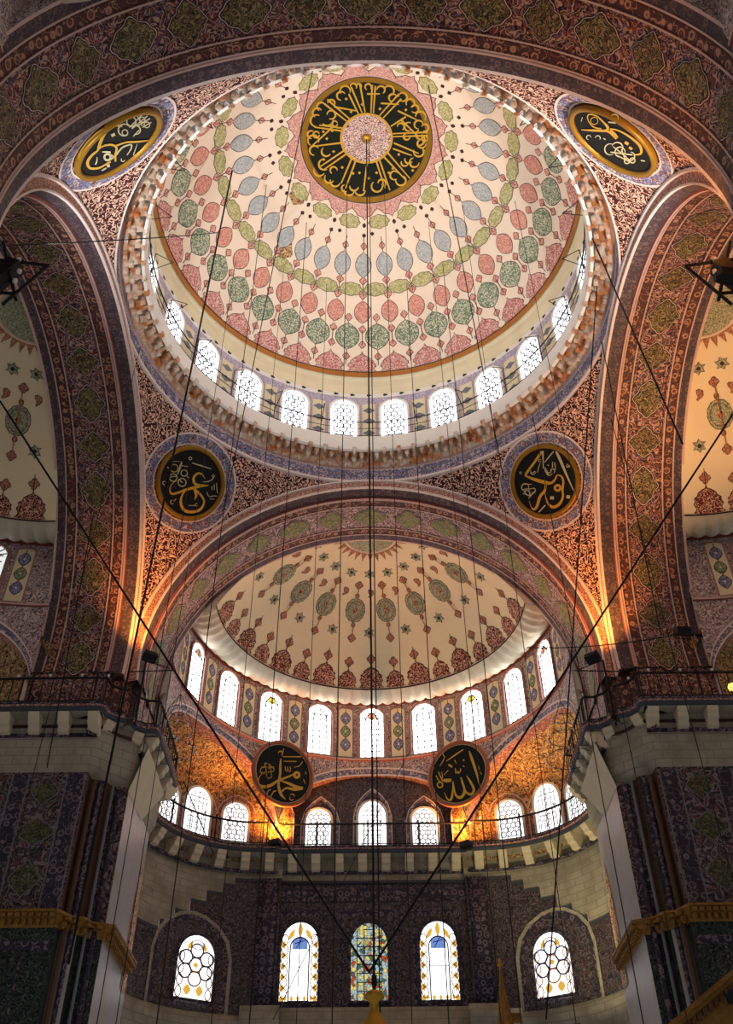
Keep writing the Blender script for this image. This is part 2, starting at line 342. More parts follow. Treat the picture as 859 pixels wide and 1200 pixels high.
# drum of the dome: cream band, dotted line, lilac window wall, ledge
w = MB()
prof = [(8.63, 35.14), (8.74, 34.9), (8.74, 34.55), (8.66, 34.45), (8.7, 34.05), (8.7, 33.95), (8.72, 33.72), (8.72, 33.62), (8.72, 30.85), (8.05, 30.4), (8.0, 30.3), (8.0, 30.22), (7.97, 30.2), (7.97, 30.1), (8.02, 29.55), (8.12, 29.5)]
mats = ['cream_drum'] * 5 + ['white_plaster', 'lilac_drum', 'lilac_drum', 'white_plaster', 'white_plaster', 'white_plaster', 'lilac_drum', 'white_plaster', 'white_plaster', 'white_plaster']
rev(w, prof, mats, 192)
fcyl = lambda R, cx=0, cy=0: (lambda az: (lambda u, v, off: Vector((cx + (R - off) * sin(az + u / R), cy + (R - off) * cos(az + u / R), v))))
FC = fcyl(8.72)
for i in range(72): w.decal(FC(rad(5 * i)), ell(.22, .16, 3, .15, 12), 'green_outline', 0, 33.86, .03, 1)
for i in range(24):      # painted cream panels with scrolls between the windows, lines round them
    f = FC(rad(15 * i))
    w.decal(f, [(-.30, -1.35), (.30, -1.35), (.30, 1.15), (-.30, 1.15)], 'cream_drum', 0, 32.1, .02)
    for v in (31.3, 32.1, 32.8): w.decal(f, ell(.46, .34, 4, .2, 16), 'lead', 0, v, .03, 1)
    for u in (-.36, .36): w.strip(f, [(u, 30.8, .04), (u, 33.35, .04)], 'pink_line', .03)
drum = w.build('wall_dome_drum'); struct(drum, 'lilac and cream drum wall with painted panels under the main dome')
# carved stalactite ring
q = MB(); NC = 80
for s_ in range(NC):
    a0 = 2 * pi * s_ / NC; da = 2 * pi / NC
    rows = []
    for j in range(8):
        v = j / 7.; row = []
        for i in range(9):
            u = i / 8.; arch = 1 - abs(2 * u - 1) ** 2.2
            # each cell: a hollow niche that deepens upward, with a hanging tip at the cell edge
            r = 8.08 + .62 * v + .26 * arch * (1 - v) ** .8 - .10 * sin(3 * pi * v) * arch
            z = 29.62 - .42 * v + .34 * arch * (1 - v) - .10 * (1 - arch)
            row.append((r * sin(a0 + u * da), r * cos(a0 + u * da), z))
        rows.append(row)
    q.grid(rows, 'muqarnas')
for s_ in range(NC):
    for rr, z0, z1, off, wd_ in ((8.05, 29.54, 29.30, 0., .085), (8.24, 29.46, 29.22, .5, .09), (8.44, 29.36, 29.12, 0., .09), (8.64, 29.28, 29.08, .5, .09)):
        a = 2 * pi * (s_ + off) / NC; c = Vector((rr * sin(a), rr * cos(a), 0)); e_ = Vector((cos(a), -sin(a), 0)); n_ = Vector((sin(a), cos(a), 0))
        top = [c + e_ * x * wd_ + n_ * y * .075 + Vector((0, 0, z0 + .1)) for x, y in ((-1, -1), (1, -1), (1, 1), (-1, 1))]; mid = [p - Vector((0, 0, .18)) for p in top]; tip = c + n_ * .06 + Vector((0, 0, z1))
        q.grid([top, mid], 'muqarnas', True)
        for i in range(4): q.face([mid[i], mid[(i + 1) % 4], tip], 'muqarnas')
rev(q, [(8.7, 29.22), (8.82, 29.18), (8.82, 29.1)], 'pink_line', 144); rev(q, [(8.84, 29.1), (8.87, 28.5)], 'blue_band', 144); rev(q, [(8.86, 28.52), (8.80, 28.48), (8.80, 28.36), (8.9, 28.32)], 'white_line', 144)
for i in range(40):
    f = fcyl(8.86)(rad(9 * i)); q.decal(f, ell(.5, .36, 4, .15, 20), 'deco_blue_drop', 0, 28.82, .03, 1); q.decal(f, ell(.2, .16, 0, 0, 12), 'deco_red', 0, 28.82, .04, 1)
ring = q.build('trim_1'); struct(ring, 'carved stalactite cornice ring with lilac band below the dome windows')

# ------------------------------------------------------------------ PENDENTIVES (one sphere cut by the four arch planes)
SQ, ZA, RA = 8.75, 19.6, 8.8
RS = sqrt(SQ * SQ + RA * RA)
def pend(k):       # k-th corner, diagonal azimuth 45 + 90 k
    b = MB(); a0 = rad(90 * k); rows = []
    n, m = 64, 26
    topel = math.acos(8.86 / RS)
    for i in range(n + 1):
        ph = rad(90) * i / n; pl = min(ph, rad(90) - ph); r0 = SQ / cos(pl); el0 = math.acos(min(1, r0 / RS)); row = []
        for j in range(m + 1):
            e = el0 + (topel - el0) * j / m; row.append((RS * cos(e) * sin(a0 + ph), RS * cos(e) * cos(a0 + ph), ZA + RS * sin(e)))
        rows.append(row)
    b.grid(rows, 'pendentive')
    return b
PX = {0: (641, 564), 3: (221, 566), 1: (723, 159), 2: (134, 163)}
CS = Vector((0, 0, ZA)); DISC = {}
for k in range(4):
    b = pend(k); P = at_sphere(*PX[k], CS, RS); n = (P - CS).normalized()
    az = atan2(n.x, n.y); el = math.asin(n.z); DISC[k] = (az, el); f = sphere_fn(CS, RS, az, el)
    b.annulus(f, 2.06, 1.98, 'white_line', off=.05); b.annulus(f, 1.98, 1.58, 'blue_band', off=.035); b.annulus(f, 1.60, 1.54, 'white_line', off=.045)
    for j in range(14):
        a = 2 * pi * j / 14; b.decal(f, ell(.34, .26, 4, .2, 16), 'deco_blue_drop', 1.79 * cos(a), 1.79 * sin(a), .05, 1, rot=a + pi / 2); b.decal(f, ell(.14, .14, 5, .2, 10), 'deco_red', 1.79 * cos(a + pi / 14), 1.79 * sin(a + pi / 14), .05, 1)
    o = b.build('wall_pendentive'); struct(o, ['maroon scrollwork pendentive between far arch and right arch', 'maroon scrollwork pendentive between near arch and right arch', 'maroon scrollwork pendentive between near arch and left arch', 'maroon scrollwork pendentive between far arch and left arch'][k])

# ------------------------------------------------------------------ calligraphy roundels
def ring_stroke(x, y, r, w, n=12): return [(x + r * cos(2 * pi * i / n), y + r * sin(2 * pi * i / n), w) for i in range(n + 1)]
UMAR = [[(575, 375, 4), (545, 335, 14), (505, 326, 20), (470, 360, 24), (466, 400, 24), (490, 432, 26), (540, 440, 22), (612, 440, 6)], [(612, 440, 5), (500, 455, 26), (400, 480, 26), (330, 505, 22), (265, 522, 20), (240, 500, 14), (245, 450, 9), (285, 405, 7), (320, 395, 4)], [(390, 480, 10), (350, 550, 18), (345, 620, 26), (380, 680, 28), (450, 695, 28), (530, 670, 24), (566, 600, 18), (540, 540, 20), (500, 500, 26), (470, 478, 24)], [(480, 490, 26), (490, 540, 22), (472, 580, 4)],
    ring_stroke(280, 275, 36, 9), [(352, 215, 12), (335, 270, 18), (310, 335, 8)], ring_stroke(375, 322, 30, 9), ring_stroke(270, 365, 36, 9), ring_stroke(355, 412, 38, 10), [(320, 380, 10), (360, 415, 10)], [(240, 360, 8), (310, 350, 8)], [(350, 250, 6), (410, 260, 6)], [(400, 350, 8), (425, 375, 8)], [(265, 210, 5), (335, 210, 5)],
    [(450, 225, 8), (540, 252, 13), (635, 282, 6)], ring_stroke(435, 182, 13, 6, 8), [(555, 405, 5), (600, 405, 9), (640, 385, 9), (658, 355, 9)], ring_stroke(655, 350, 11, 6, 8), [(595, 500, 4), (598, 525, 7), (620, 548, 8), (660, 540, 8), (690, 545, 6)], [(640, 450, 7), (642, 485, 7)], [(662, 430, 7), (664, 482, 7)], [(685, 418, 7), (690, 490, 7), (700, 520, 5)], [(620, 570, 6), (665, 572, 6)], curl(183, 415, 14, 90, 330, 7), [(172, 430, 6), (190, 440, 6)], curl(262, 600, 18, 60, 270, 7), [(275, 590, 6), (300, 570, 6)], [(415, 632, 5), (475, 634, 8)], ring_stroke(492, 626, 12, 6, 8), [(218, 262, 7), (222, 280, 7)]]
BAKR = [[(370, 155, 26), (300, 255, 22), (220, 365, 22), (215, 395, 18)], [(215, 392, 14), (300, 425, 30), (390, 450, 34), (450, 460, 26), (490, 430, 20), (512, 385, 12)], [(512, 380, 10), (556, 395, 16), (574, 450, 20), (565, 520, 20), (570, 590, 20), (540, 655, 26), (480, 690, 28), (432, 660, 18), (406, 600, 8), (395, 540, 5)], ring_stroke(520, 505, 26, 22), [(402, 465, 16), (400, 525, 24), (350, 590, 28), (322, 680, 26), (290, 712, 20), (262, 680, 7), (248, 630, 4)], [(502, 155, 14), (532, 210, 26), (600, 370, 20), (675, 535, 6)], [(378, 150, 18), (380, 230, 10), (383, 320, 8)], [(480, 155, 12), (395, 260, 8)], [(448, 600, 30), (484, 602, 30)], [(603, 590, 32), (638, 592, 32)], [(400, 672, 12), (340, 738, 12)], [(350, 270, 6), (335, 320, 9), (325, 360, 5)], ring_stroke(350, 245, 12, 7, 8),
    curl(430, 330, 32, 0, 220, 9), curl(440, 355, 30, 20, 200, 8), [(470, 255, 7), (470, 310, 8)], [(490, 260, 7), (500, 330, 8)], [(395, 310, 7), (420, 350, 9), (430, 385, 6)], curl(470, 345, 22, 180, 420, 8), [(420, 285, 8), (435, 290, 8)], curl(285, 350, 24, 0, 210, 9), [(260, 370, 6), (305, 345, 8)], ring_stroke(165, 362, 10, 5, 8), curl(620, 290, 16, 0, 200, 8), [(610, 275, 6), (635, 300, 6)],
    curl(210, 500, 36, 90, 330, 9), curl(245, 540, 38, 0, 240, 9), curl(225, 560, 30, 180, 420, 8), curl(280, 530, 26, 270, 480, 8), [(180, 470, 6), (270, 470, 7)], [(175, 520, 6), (300, 510, 6)], [(240, 480, 6), (255, 600, 6)], [(185, 560, 6), (270, 580, 6)], [(300, 540, 6), (240, 610, 6)]]
MUH = [ring_stroke(568, 435, 26, 28), [(535, 428, 14), (450, 465, 22), (370, 495, 24), (290, 545, 32), (215, 560, 32), (165, 530, 18), (165, 470, 10), (200, 420, 5)], [(400, 262, 10), (394, 330, 24), (392, 420, 24), (378, 500, 24), (376, 560, 28), (400, 640, 30), (450, 695, 6)], [(385, 490, 10), (480, 525, 26), (560, 560, 32), (632, 575, 26)], [(632, 580, 22), (540, 588, 32), (455, 575, 20), (408, 612, 16)], [(225, 742, 6), (248, 650, 12), (268, 600, 12), (290, 590, 16)], [(275, 720, 6), (300, 650, 12), (325, 610, 12), (348, 605, 16)], curl(520, 660, 22, 200, 380, 10), curl(515, 680, 22, 20, 220, 10), [(420, 242, 8), (610, 242, 12)], [(430, 290, 8), (565, 292, 10)], [(445, 345, 9), (450, 385, 9), (470, 395, 9)], [(470, 350, 9), (475, 390, 9)], [(497, 345, 9), (500, 390, 9), (480, 400, 9)], [(540, 355, 6), (600, 335, 8), (630, 290, 6)], curl(395, 205, 22, 180, 400, 12), [(430, 155, 8), (410, 230, 10)],
       curl(215, 390, 34, 60, 300, 8), curl(250, 340, 28, 180, 440, 8), curl(275, 440, 30, 0, 260, 8), curl(300, 380, 26, 180, 420, 8), [(180, 410, 7), (310, 400, 7)], [(230, 300, 6), (250, 430, 6)], [(290, 320, 6), (300, 460, 6)], [(190, 350, 6), (330, 350, 6)], [(640, 480, 9), (655, 530, 6)], [(660, 400, 8), (665, 430, 8)]]
ALLAH = [[(540, 180, 10), (570, 265, 28), (620, 420, 22), (668, 605, 5)], [(515, 445, 6), (550, 500, 22), (590, 585, 26), (565, 640, 28), (512, 620, 20), (478, 550, 16), (455, 465, 16)], [(452, 460, 10), (482, 550, 20), (490, 620, 28), (448, 675, 32), (400, 650, 22), (380, 580, 18), (368, 505, 14)], [(372, 515, 10), (365, 620, 18), (348, 695, 26), (310, 690, 16), (278, 620, 5)], [(265, 492, 26), (310, 494, 40), (352, 488, 30)], ring_stroke(232, 540, 28, 14), [(215, 400, 8), (235, 450, 12), (262, 500, 14)], [(190, 440, 8), (215, 490, 12), (250, 520, 12)], [(250, 400, 7), (260, 470, 10)], [(300, 288, 8), (390, 225, 15), (480, 165, 8)], [(320, 325, 18), (362, 350, 24)], [(395, 365, 11), (400, 415, 12), (420, 395, 10), (428, 420, 12), (450, 385, 10), (445, 365, 8)], [(385, 275, 12), (405, 315, 6)], [(475, 275, 16), (490, 285, 14)], [(478, 335, 10), (490, 350, 10)], [(230, 340, 5), (262, 290, 10), (282, 245, 6)], [(255, 205, 8), (285, 250, 10)], [(270, 440, 6), (320, 385, 9)], [(640, 340, 6), (650, 380, 8)], [(655, 400, 6), (675, 430, 8)]]
UTH = [[(150, 545, 8), (150, 480, 14), (200, 390, 13), (280, 310, 14), (335, 272, 8)], [(485, 255, 8), (440, 245, 16), (385, 268, 20), (340, 320, 24), (310, 390, 24), (295, 440, 14)], [(295, 440, 12), (250, 475, 18), (215, 530, 22), (235, 575, 20), (300, 575, 16), (350, 550, 12), (395, 525, 14)], [(300, 425, 10), (350, 400, 14), (405, 395, 16), (440, 420, 18), (430, 480, 18), (432, 525, 12)], [(440, 400, 12), (520, 375, 14), (600, 372, 16), (685, 360, 8)], [(330, 450, 10), (370, 450, 14), (395, 455, 14)], ring_stroke(370, 490, 24, 16), [(395, 470, 12), (415, 490, 12), (390, 510, 10)], [(440, 470, 12), (480, 420, 12), (520, 400, 12), (555, 395, 12), (550, 430, 10), (520, 475, 6)], [(400, 325, 22), (428, 312, 22)], [(365, 560, 22), (388, 555, 22)], [(325, 595, 12), (360, 575, 12)], [(290, 490, 6), (285, 530, 10), (275, 548, 10)], [(600, 390, 5), (570, 475, 8)], curl(490, 510, 14, 0, 230, 7),
       ring_stroke(555, 215, 36, 9), curl(500, 280, 46, 60, 320, 10), ring_stroke(505, 300, 22, 8), curl(590, 280, 34, 200, 470, 9), [(540, 260, 8), (640, 160, 9)], [(560, 270, 8), (680, 170, 9)], [(600, 250, 8), (700, 190, 9)], [(640, 260, 7), (710, 220, 8)], ring_stroke(640, 200, 20, 7), ring_stroke(675, 240, 22, 7), [(600, 170, 7), (640, 250, 7)], [(485, 215, 8), (490, 195, 8), (510, 205, 7)], [(570, 330, 7), (615, 280, 7)]]
ALI = [[(190, 320, 6), (290, 325, 16), (370, 325, 18), (380, 300, 20), (350, 265, 12), (300, 220, 10), (245, 210, 9), (240, 250, 8), (280, 300, 9), (335, 312, 8)], [(330, 325, 8), (390, 335, 14), (445, 378, 24), (430, 350, 20), (400, 315, 10), (470, 330, 12), (560, 385, 16), (615, 440, 20), (620, 490, 16), (570, 500, 8)], [(505, 408, 20), (530, 425, 20)], [(535, 445, 18), (558, 460, 18)], ring_stroke(285, 255, 26, 5), curl(245, 375, 16, 90, 360, 6), curl(310, 380, 18, 180, 400, 7), [(350, 380, 8), (365, 390, 8)], [(385, 265, 10), (440, 270, 12)], curl(430, 235, 26, 200, 400, 7),
       curl(400, 460, 40, 60, 300, 8), curl(450, 450, 40, 200, 430, 8), curl(470, 480, 36, 100, 380, 8), ring_stroke(560, 540, 18, 8), ring_stroke(520, 545, 18, 8), [(400, 480, 8), (560, 500, 9)], [(420, 440, 7), (520, 520, 8)], [(440, 500, 7), (560, 560, 8)], [(480, 460, 7), (510, 540, 7)], curl(545, 510, 30, 270, 480, 8), [(620, 540, 8), (650, 545, 8)], [(200, 230, 5), (190, 260, 6)]]
def roundel(name, label, C, n, up, R, thick, strokes, crop, ringm, lift, disc='disc_black', group='calligraphy roundels'):
    """disc facing along n (into the room) at C"""
    n = n.normalized(); up = (up - n * up.dot(n)).normalized(); e = up.cross(n)
    root = empty(name, C); tag(root, label, 'roundel', group)
    f = lambda u, v, off: e * u + up * v + n * (lift + off)
    b = MB(); NN = 56
    b.decal(f, ell(2 * R * .9, 2 * R * .9, n=NN), disc, off=thick * .45, rings=2)
    b.grid([[f(r * cos(2 * pi * k / NN), r * sin(2 * pi * k / NN), o) for k in range(NN)] for r, o in ((R * .96, thick * .5), (R * .97, -.05), (R * .9, -.06))], 'iron', True)
    b.decal(f, ell(2 * R * .96, 2 * R * .96, n=NN), 'iron', off=-.04); b.build('disc', root)
    b = MB()
    pr = [(R * .97, -.02), (R, thick * .5), (R * .985, thick), (R * .93, thick * 1.1), (R * .885, thick * .9), (R * .87, thick * .4)]
    b.grid([[f(r * cos(2 * pi * k / NN), r * sin(2 * pi * k / NN), o) for k in range(NN)] for r, o in pr], ringm, True)
    b.grid([[f(r * cos(2 * pi * k / NN), r * sin(2 * pi * k / NN), thick * .62) for k in range(NN)] for r in (R * .885, R * .86)], 'gold_cream' if ringm == 'copper_ring' else 'outline', True); b.build('frame', root)
    b = MB(); x0, y0, s_ = crop; Cw = Vector(C)
    def g(x, y, off):
        P = at_plane(x0 + x * s_, y0 + y * s_, Cw + n * (lift + thick * .45 + .03 + off), n); return P - Cw
    for i, st in enumerate(strokes): b.strip(g, smooth_pts(st) if len(st) > 2 else st, 'gold_paint' if i < 5 or ringm == 'copper_ring' else 'gold_cream', .002 * (i % 7))
    b.build('lettering', root)
    return root
LAB = {3: 'black roundel with bold gold name in calligraphy, on the left far pendentive', 0: 'black roundel with gold calligraphy of crossing strokes, on the right far pendentive',
       2: 'dark roundel with looping gold calligraphy on the near left pendentive', 1: 'dark roundel with faded gold calligraphy on the near right pendentive'}
STR = {3: (UMAR, (170, 515, 105 / 859)), 0: (BAKR, (590, 510, 105 / 859)), 2: (UTH, (70, 110, 130 / 859)), 1: (ALI, (650, 100, 140 / 859))}
for k in (3, 0, 2, 1):
    az, el = DISC[k]; n = Vector((sin(az) * cos(el), cos(az) * cos(el), sin(el))); C = CS + n * (RS - .1)
    roundel('calligraphy_roundel', LAB[k], C, -n, Vector((0, 0, 1)), 1.5, .16, STR[k][0], STR[k][1], 'gold_ring', .04)
for s_, st, crop, lab in ((-1, MUH, (285, 860, 95 / 859), 'black copper-rimmed roundel with gold calligraphy, left one above the upper gallery'), (1, ALLAH, (490, 860, 95 / 859), 'black copper-rimmed roundel with upright gold strokes, right one above the upper gallery')):
    P = at_plane(331 if s_ < 0 else 538, 907, Vector((0, 11.95, 0)) + Vector((s_ * sin(rad(31)), cos(rad(31)), 0)) * 7.25, Vector((s_ * sin(rad(31)), cos(rad(31)), 0)))
    roundel('calligraphy_roundel', lab, P, Vector((-s_ * sin(rad(31)), -cos(rad(31)), -.06)), Vector((0, 0, 1)), 1.5, .14, st, crop, 'copper_ring', .0)

# ------------------------------------------------------------------ ARCHES and APSES: built facing +Y, then turned
def arch_fn(R): return lambda a: (lambda u, v, off: Vector(((R - off) * sin(a + v / R), SQ + u, ZA + (R - off) * cos(a + v / R))))
def make_arch(AF='arch_field', AM='arch_med', AG='arch_med_green'):
    b = MB(); n = 72; A = rad(97)
    pr = [(RA + .0, -.02), (RA - .02, -.10), (RA - .10, -.10), (RA - .12, -.03), (RA - .40, -.03), (RA - .40, -.07), (RA - .46, -.07), (RA - .46, 0.02), (RA - .52, .45), (RA - .60, .47), (RA - .60, .53), (RA - .56, .56), (RA - .56, 3.1), (RA - .60, 3.12), (RA - .60, 3.2), (RA + .6, 3.2)]
    mt = ['white_line', 'white_line', 'white_line', 'face_band', 'white_line', 'white_line', 'white_line', 'dark_band', 'red_line', 'pink_line', 'pink_line', AF, 'pink_line', 'pink_line', 'lavender_wall']
    rows = [[(r * sin(-A + 2 * A * k / n), SQ + t, ZA + r * cos(-A + 2 * A * k / n)) for k in range(n + 1)] for r, t in pr]
    for i in range(len(rows) - 1): b.grid(rows[i:i + 2], mt[i])
    R = RA - .56
    def soff(t0, t1, mat, off):
        b.grid([[((R - off) * sin(-A + 2 * A * k / n), SQ + t, ZA + (R - off) * cos(-A + 2 * A * k / n)) for k in range(n + 1)] for t in (t0, t1)], mat)
    for t0 in (.60, 2.40): soff(t0, t0 + .36, 'arch_border', .015)
    soff(2.8, 3.15, 'dark_band', .015)
    for t in (.56, .96, 2.36, 2.76): soff(t, t + .05, 'pink_line', .03)
    for t in (.64, .92, 2.44, 2.72): soff(t, t + .02, 'outline', .03)
    soff(1.04, 1.06, 'outline', .03); soff(2.28, 2.30, 'outline', .03)
    f0 = arch_fn(R)
    for k in range(-8, 9):
        f = f0(rad(11.6 * k))
        if k % 2 == 0: o = [(x, y) for x, y in ell(1.05, 1.22, 8, .06, 40)]; o = [(x * (1 + .12 * cos(4 * atan2(y, x))), y * (1 + .16 * abs(sin(atan2(y, x))) ** 6)) for x, y in o]
        else: o = [(x, y) for x, y in ell(1.1, 1.0, 4, .14, 40)]; o = [(x * (1 + .05 * cos(12 * atan2(y, x))), y * (1 + .05 * cos(12 * atan2(y, x)))) for x, y in o]
        o = scale(o, .86, .92)
        b.decal(f, scale(o, 1.16), 'outline', 1.66, 0, .012); b.decal(f, scale(o, 1.10), 'white_line', 1.66, 0, .02); b.decal(f, scale(o, 1.06), 'outline', 1.66, 0, .026); b.decal(f, o, AG if k % 2 == 0 else AM, 1.66, 0, .034)
    return b
def make_halfdome():
    b = MB(); cy = 11.95; c = (0, cy, 21.0); R = 7.2; A0, A1 = rad(-91), rad(91)
    ee = [26.3 + (90 - 26.3) * i / 20 for i in range(21)]
    rev(b, [(R * cos(rad(e)), 21 + R * sin(rad(e))) for e in ee], 'cream_half', 72, A0, A1, 0, cy)
    S = lambda az, el: sphere_fn(c, R, rad(az), rad(el))
    # crown rosette with triangular fringe
    rev(b, [(r, 21 + sqrt((R - .02) ** 2 - r * r)) for r in (0, .6, 1.12)], 'deco_sage', 48, A0, A1, 0, cy); rev(b, [(r, 21 + sqrt((R - .03) ** 2 - r * r)) for r in (1.1, 1.16)], 'pink_line', 48, A0, A1, 0, cy)
    for i in range(15): b.decal(S(-87 + 12.4 * i, 79.0), [(-.135, .14), (.135, .14), (.0, -.34)], 'deco_tri', off=.02, rings=1)
    def put(az, el, o, mat, rot=0, k=1.0, line='outline'):
        f = S(az, el); b.decal(f, [(x + (.02 if x > 0 else -.02), y + (.02 if y > 0 else -.02)) for x, y in o], line, off=.012, rot=rot); b.decal(f, o, mat, off=.02, rot=rot)
    for i in range(-4, 5):
        az = 20.6 * i
        f = S(az - 1, 71); put(az - 1, 70.8, star(.26), 'deco_sage'); b.decal(f, ell(.16, .16, n=10), 'outline', 0, -.02, .03, 1)
        put(az - 1, 47.2, star(.26), 'deco_sage'); b.decal(S(az - 1, 47.2), ell(.16, .16, n=10), 'outline', 0, 0, .03, 1)
        put(az, 62.6, [(.0, .22), (.12, .14), (.14, 0), (.04, -.12), (-.04, -.2), (-.1, -.16), (-.04, -.04), (-.1, .06), (-.1, .18)], 'deco_tri')
    for i in range(-4, 4):
        az = -10.6 + 20.6 * (i + (0 if i < 0 else 0)); az = 10.3 + 20.6 * i
        f = S(az, 55.7)
        b.strip(f, [(0, -1.35, .05), (0, 1.5, .05)], 'deco_tri', .012)
        put(az, 55.7, ell(.88, 1.15, 12, .03, 36), 'deco_sage'); b.decal(f, scale(ell(.88, 1.15, 0, 0, 30), .8), 'outline', off=.024); b.decal(f, scale(ell(.88, 1.15, 0, 0, 30), .76), 'deco_sage', off=.03); b.decal(f, ell(.26, .26, 6, .2, 18), 'deco_red', off=.036, rings=1)
        for v in (-1.35, 1.28): put(az, 55.7 + v / (R * pi / 180), ell(.3, .34, 4, .22, 16), 'deco_tri')
        for v in (-.72, .72): put(az, 55.7 + v / (R * pi / 180), leaf(.16, .22, 6), 'deco_tri')
    big = sym([(0, .92), (.05, .80), (.16, .76), (.30, .66), (.34, .56), (.46, .48), (.44, .38), (.50, .28), (.42, .14), (.46, .06), (.54, 0.0), (.3, -.04)]); 
    for i in range(-8, 9):
        az = 10.3 * i; large = (i % 2 == 0); k = 1. if large else .78
        f = S(az, 26.9); o = scale(big, k * 1.05, k * 1.12); b.decal(f, [(x * 1.07, y * 1.05) for x, y in o], 'outline', off=.012); b.decal(f, o, 'deco_red', off=.02)
        v = 26.9 + (1.32 if large else 1.14) / (R * pi / 180); b.strip(f, [(0, .8 * k, .04), (0, 1.62 * k + .1, .03)], 'outline', .012); put(az, v, ell(.34, .38, 4, .24, 16), 'deco_tri')
    # fluted cove
    NF = 46; rows = []
    for j in range(6):
        v = j / 5.; row = []
        for i in range(NF * 4 + 1):
            a = A0 + (A1 - A0) * i / (NF * 4); fl = abs(sin(pi * i / 4.))
            r = 6.44 + 1.42 * v; z = 24.17 - .26 * sin(pi * v * .9) + .18 * v - .20 * fl * sin(pi * min(1, v * 1.1)) ** .5 if v < .92 else 24.17 + .18 * v
            row.append((r * sin(a), cy + r * cos(a), z))
        rows.append(row)
    b.grid(rows, 'cove_stone')
    rev(b, [(6.47, 24.22), (6.42, 24.18), (6.44, 24.12)], 'outline', 60, A0, A1, 0, cy)
    # window wall of the half dome
    rev(b, [(7.87, 24.34), (7.9, 24.3), (7.9, 24.16)], 'red_line', 60, A0, A1, 0, cy)
    rev(b, [(7.9, 24.16), (7.9, 21.36), (7.82, 21.34), (7.82, 21.26), (7.9, 21.24), (7.9, 20.98)], ['lavender_wall', 'pink_line', 'pink_line', 'red_line', 'lavender_wall'], 60, A0, A1, 0, cy)
    for i in range(-5, 5):
        az = rad(9 + 18 * i); f = lambda u, v, off, az=az: Vector(((7.9 - off) * sin(az + u / 7.9), cy + (7.9 - off) * cos(az + u / 7.9), v))
        b.decal(f, [(-.37, -1.34), (.37, -1.34), (.37, 1.2), (.2, 1.3), (-.2, 1.3), (-.37, 1.2)], 'frame_pink', 0, 22.72, .012)
        b.decal(f, [(-.32, -1.28), (.32, -1.28), (.32, 1.14), (.16, 1.22), (-.16, 1.22), (-.32, 1.14)], 'cream_half', 0, 22.72, .02)
        for v, m_ in ((23.42, 'deco_blue_drop'), (22.72, 'deco_green_drop'), (22.04, 'deco_blue_drop')):
            b.decal(f, leaf(.48, .68, 10, 2.), 'outline', 0, v, .026, 1); b.decal(f, leaf(.42, .60, 10, 2.), m_, 0, v, .032, 1); b.decal(f, ell(.09, .11, 4, .2, 12), 'cream_half', 0, v, .04, 1)
        b.strip(f, [(0, 21.55, .03), (0, 23.9, .03)], 'outline', .024)
    # end wall between the arch and the half dome
    outer, inner = [], []
    for i in range(41):
        z = 17 + (28.15 - 17) * i / 40
        xo = sqrt(max(0, (RA - .2) ** 2 - (z - ZA) ** 2)) if z > ZA else RA - .2
        xi = 7.9 if z < 24.16 else (6.44 if z < 24.3 else sqrt(max(0, 51.84 - (z - 21) ** 2)))
        outer.append(max(xo, xi)); inner.append(xi)
    for s_ in (-1, 1):
        b.grid([[(s_ * xo, cy, 17 + 11.15 * i / 40) for i, xo in enumerate(outer)], [(s_ * xi, cy, 17 + 11.15 * i / 40) for i, xi in enumerate(inner)]], 'white_plaster')
    return b
EXC, EXR = (4.6, 14.65), 4.75
def zlow(az):      # underside of the drum wall: one middle arch, two exedra arches; az in degrees
    a = abs(az)
    if a < 31: t = a / 31.; return 17.3 + (20.5 - 17.3) * sqrt(max(0, 1 - t ** 2.3))
    t = (a - 59.) / (28. if a < 59 else 33.); return 17.3 + (20.65 - 17.3) * sqrt(max(0, 1 - abs(t) ** 2.5))
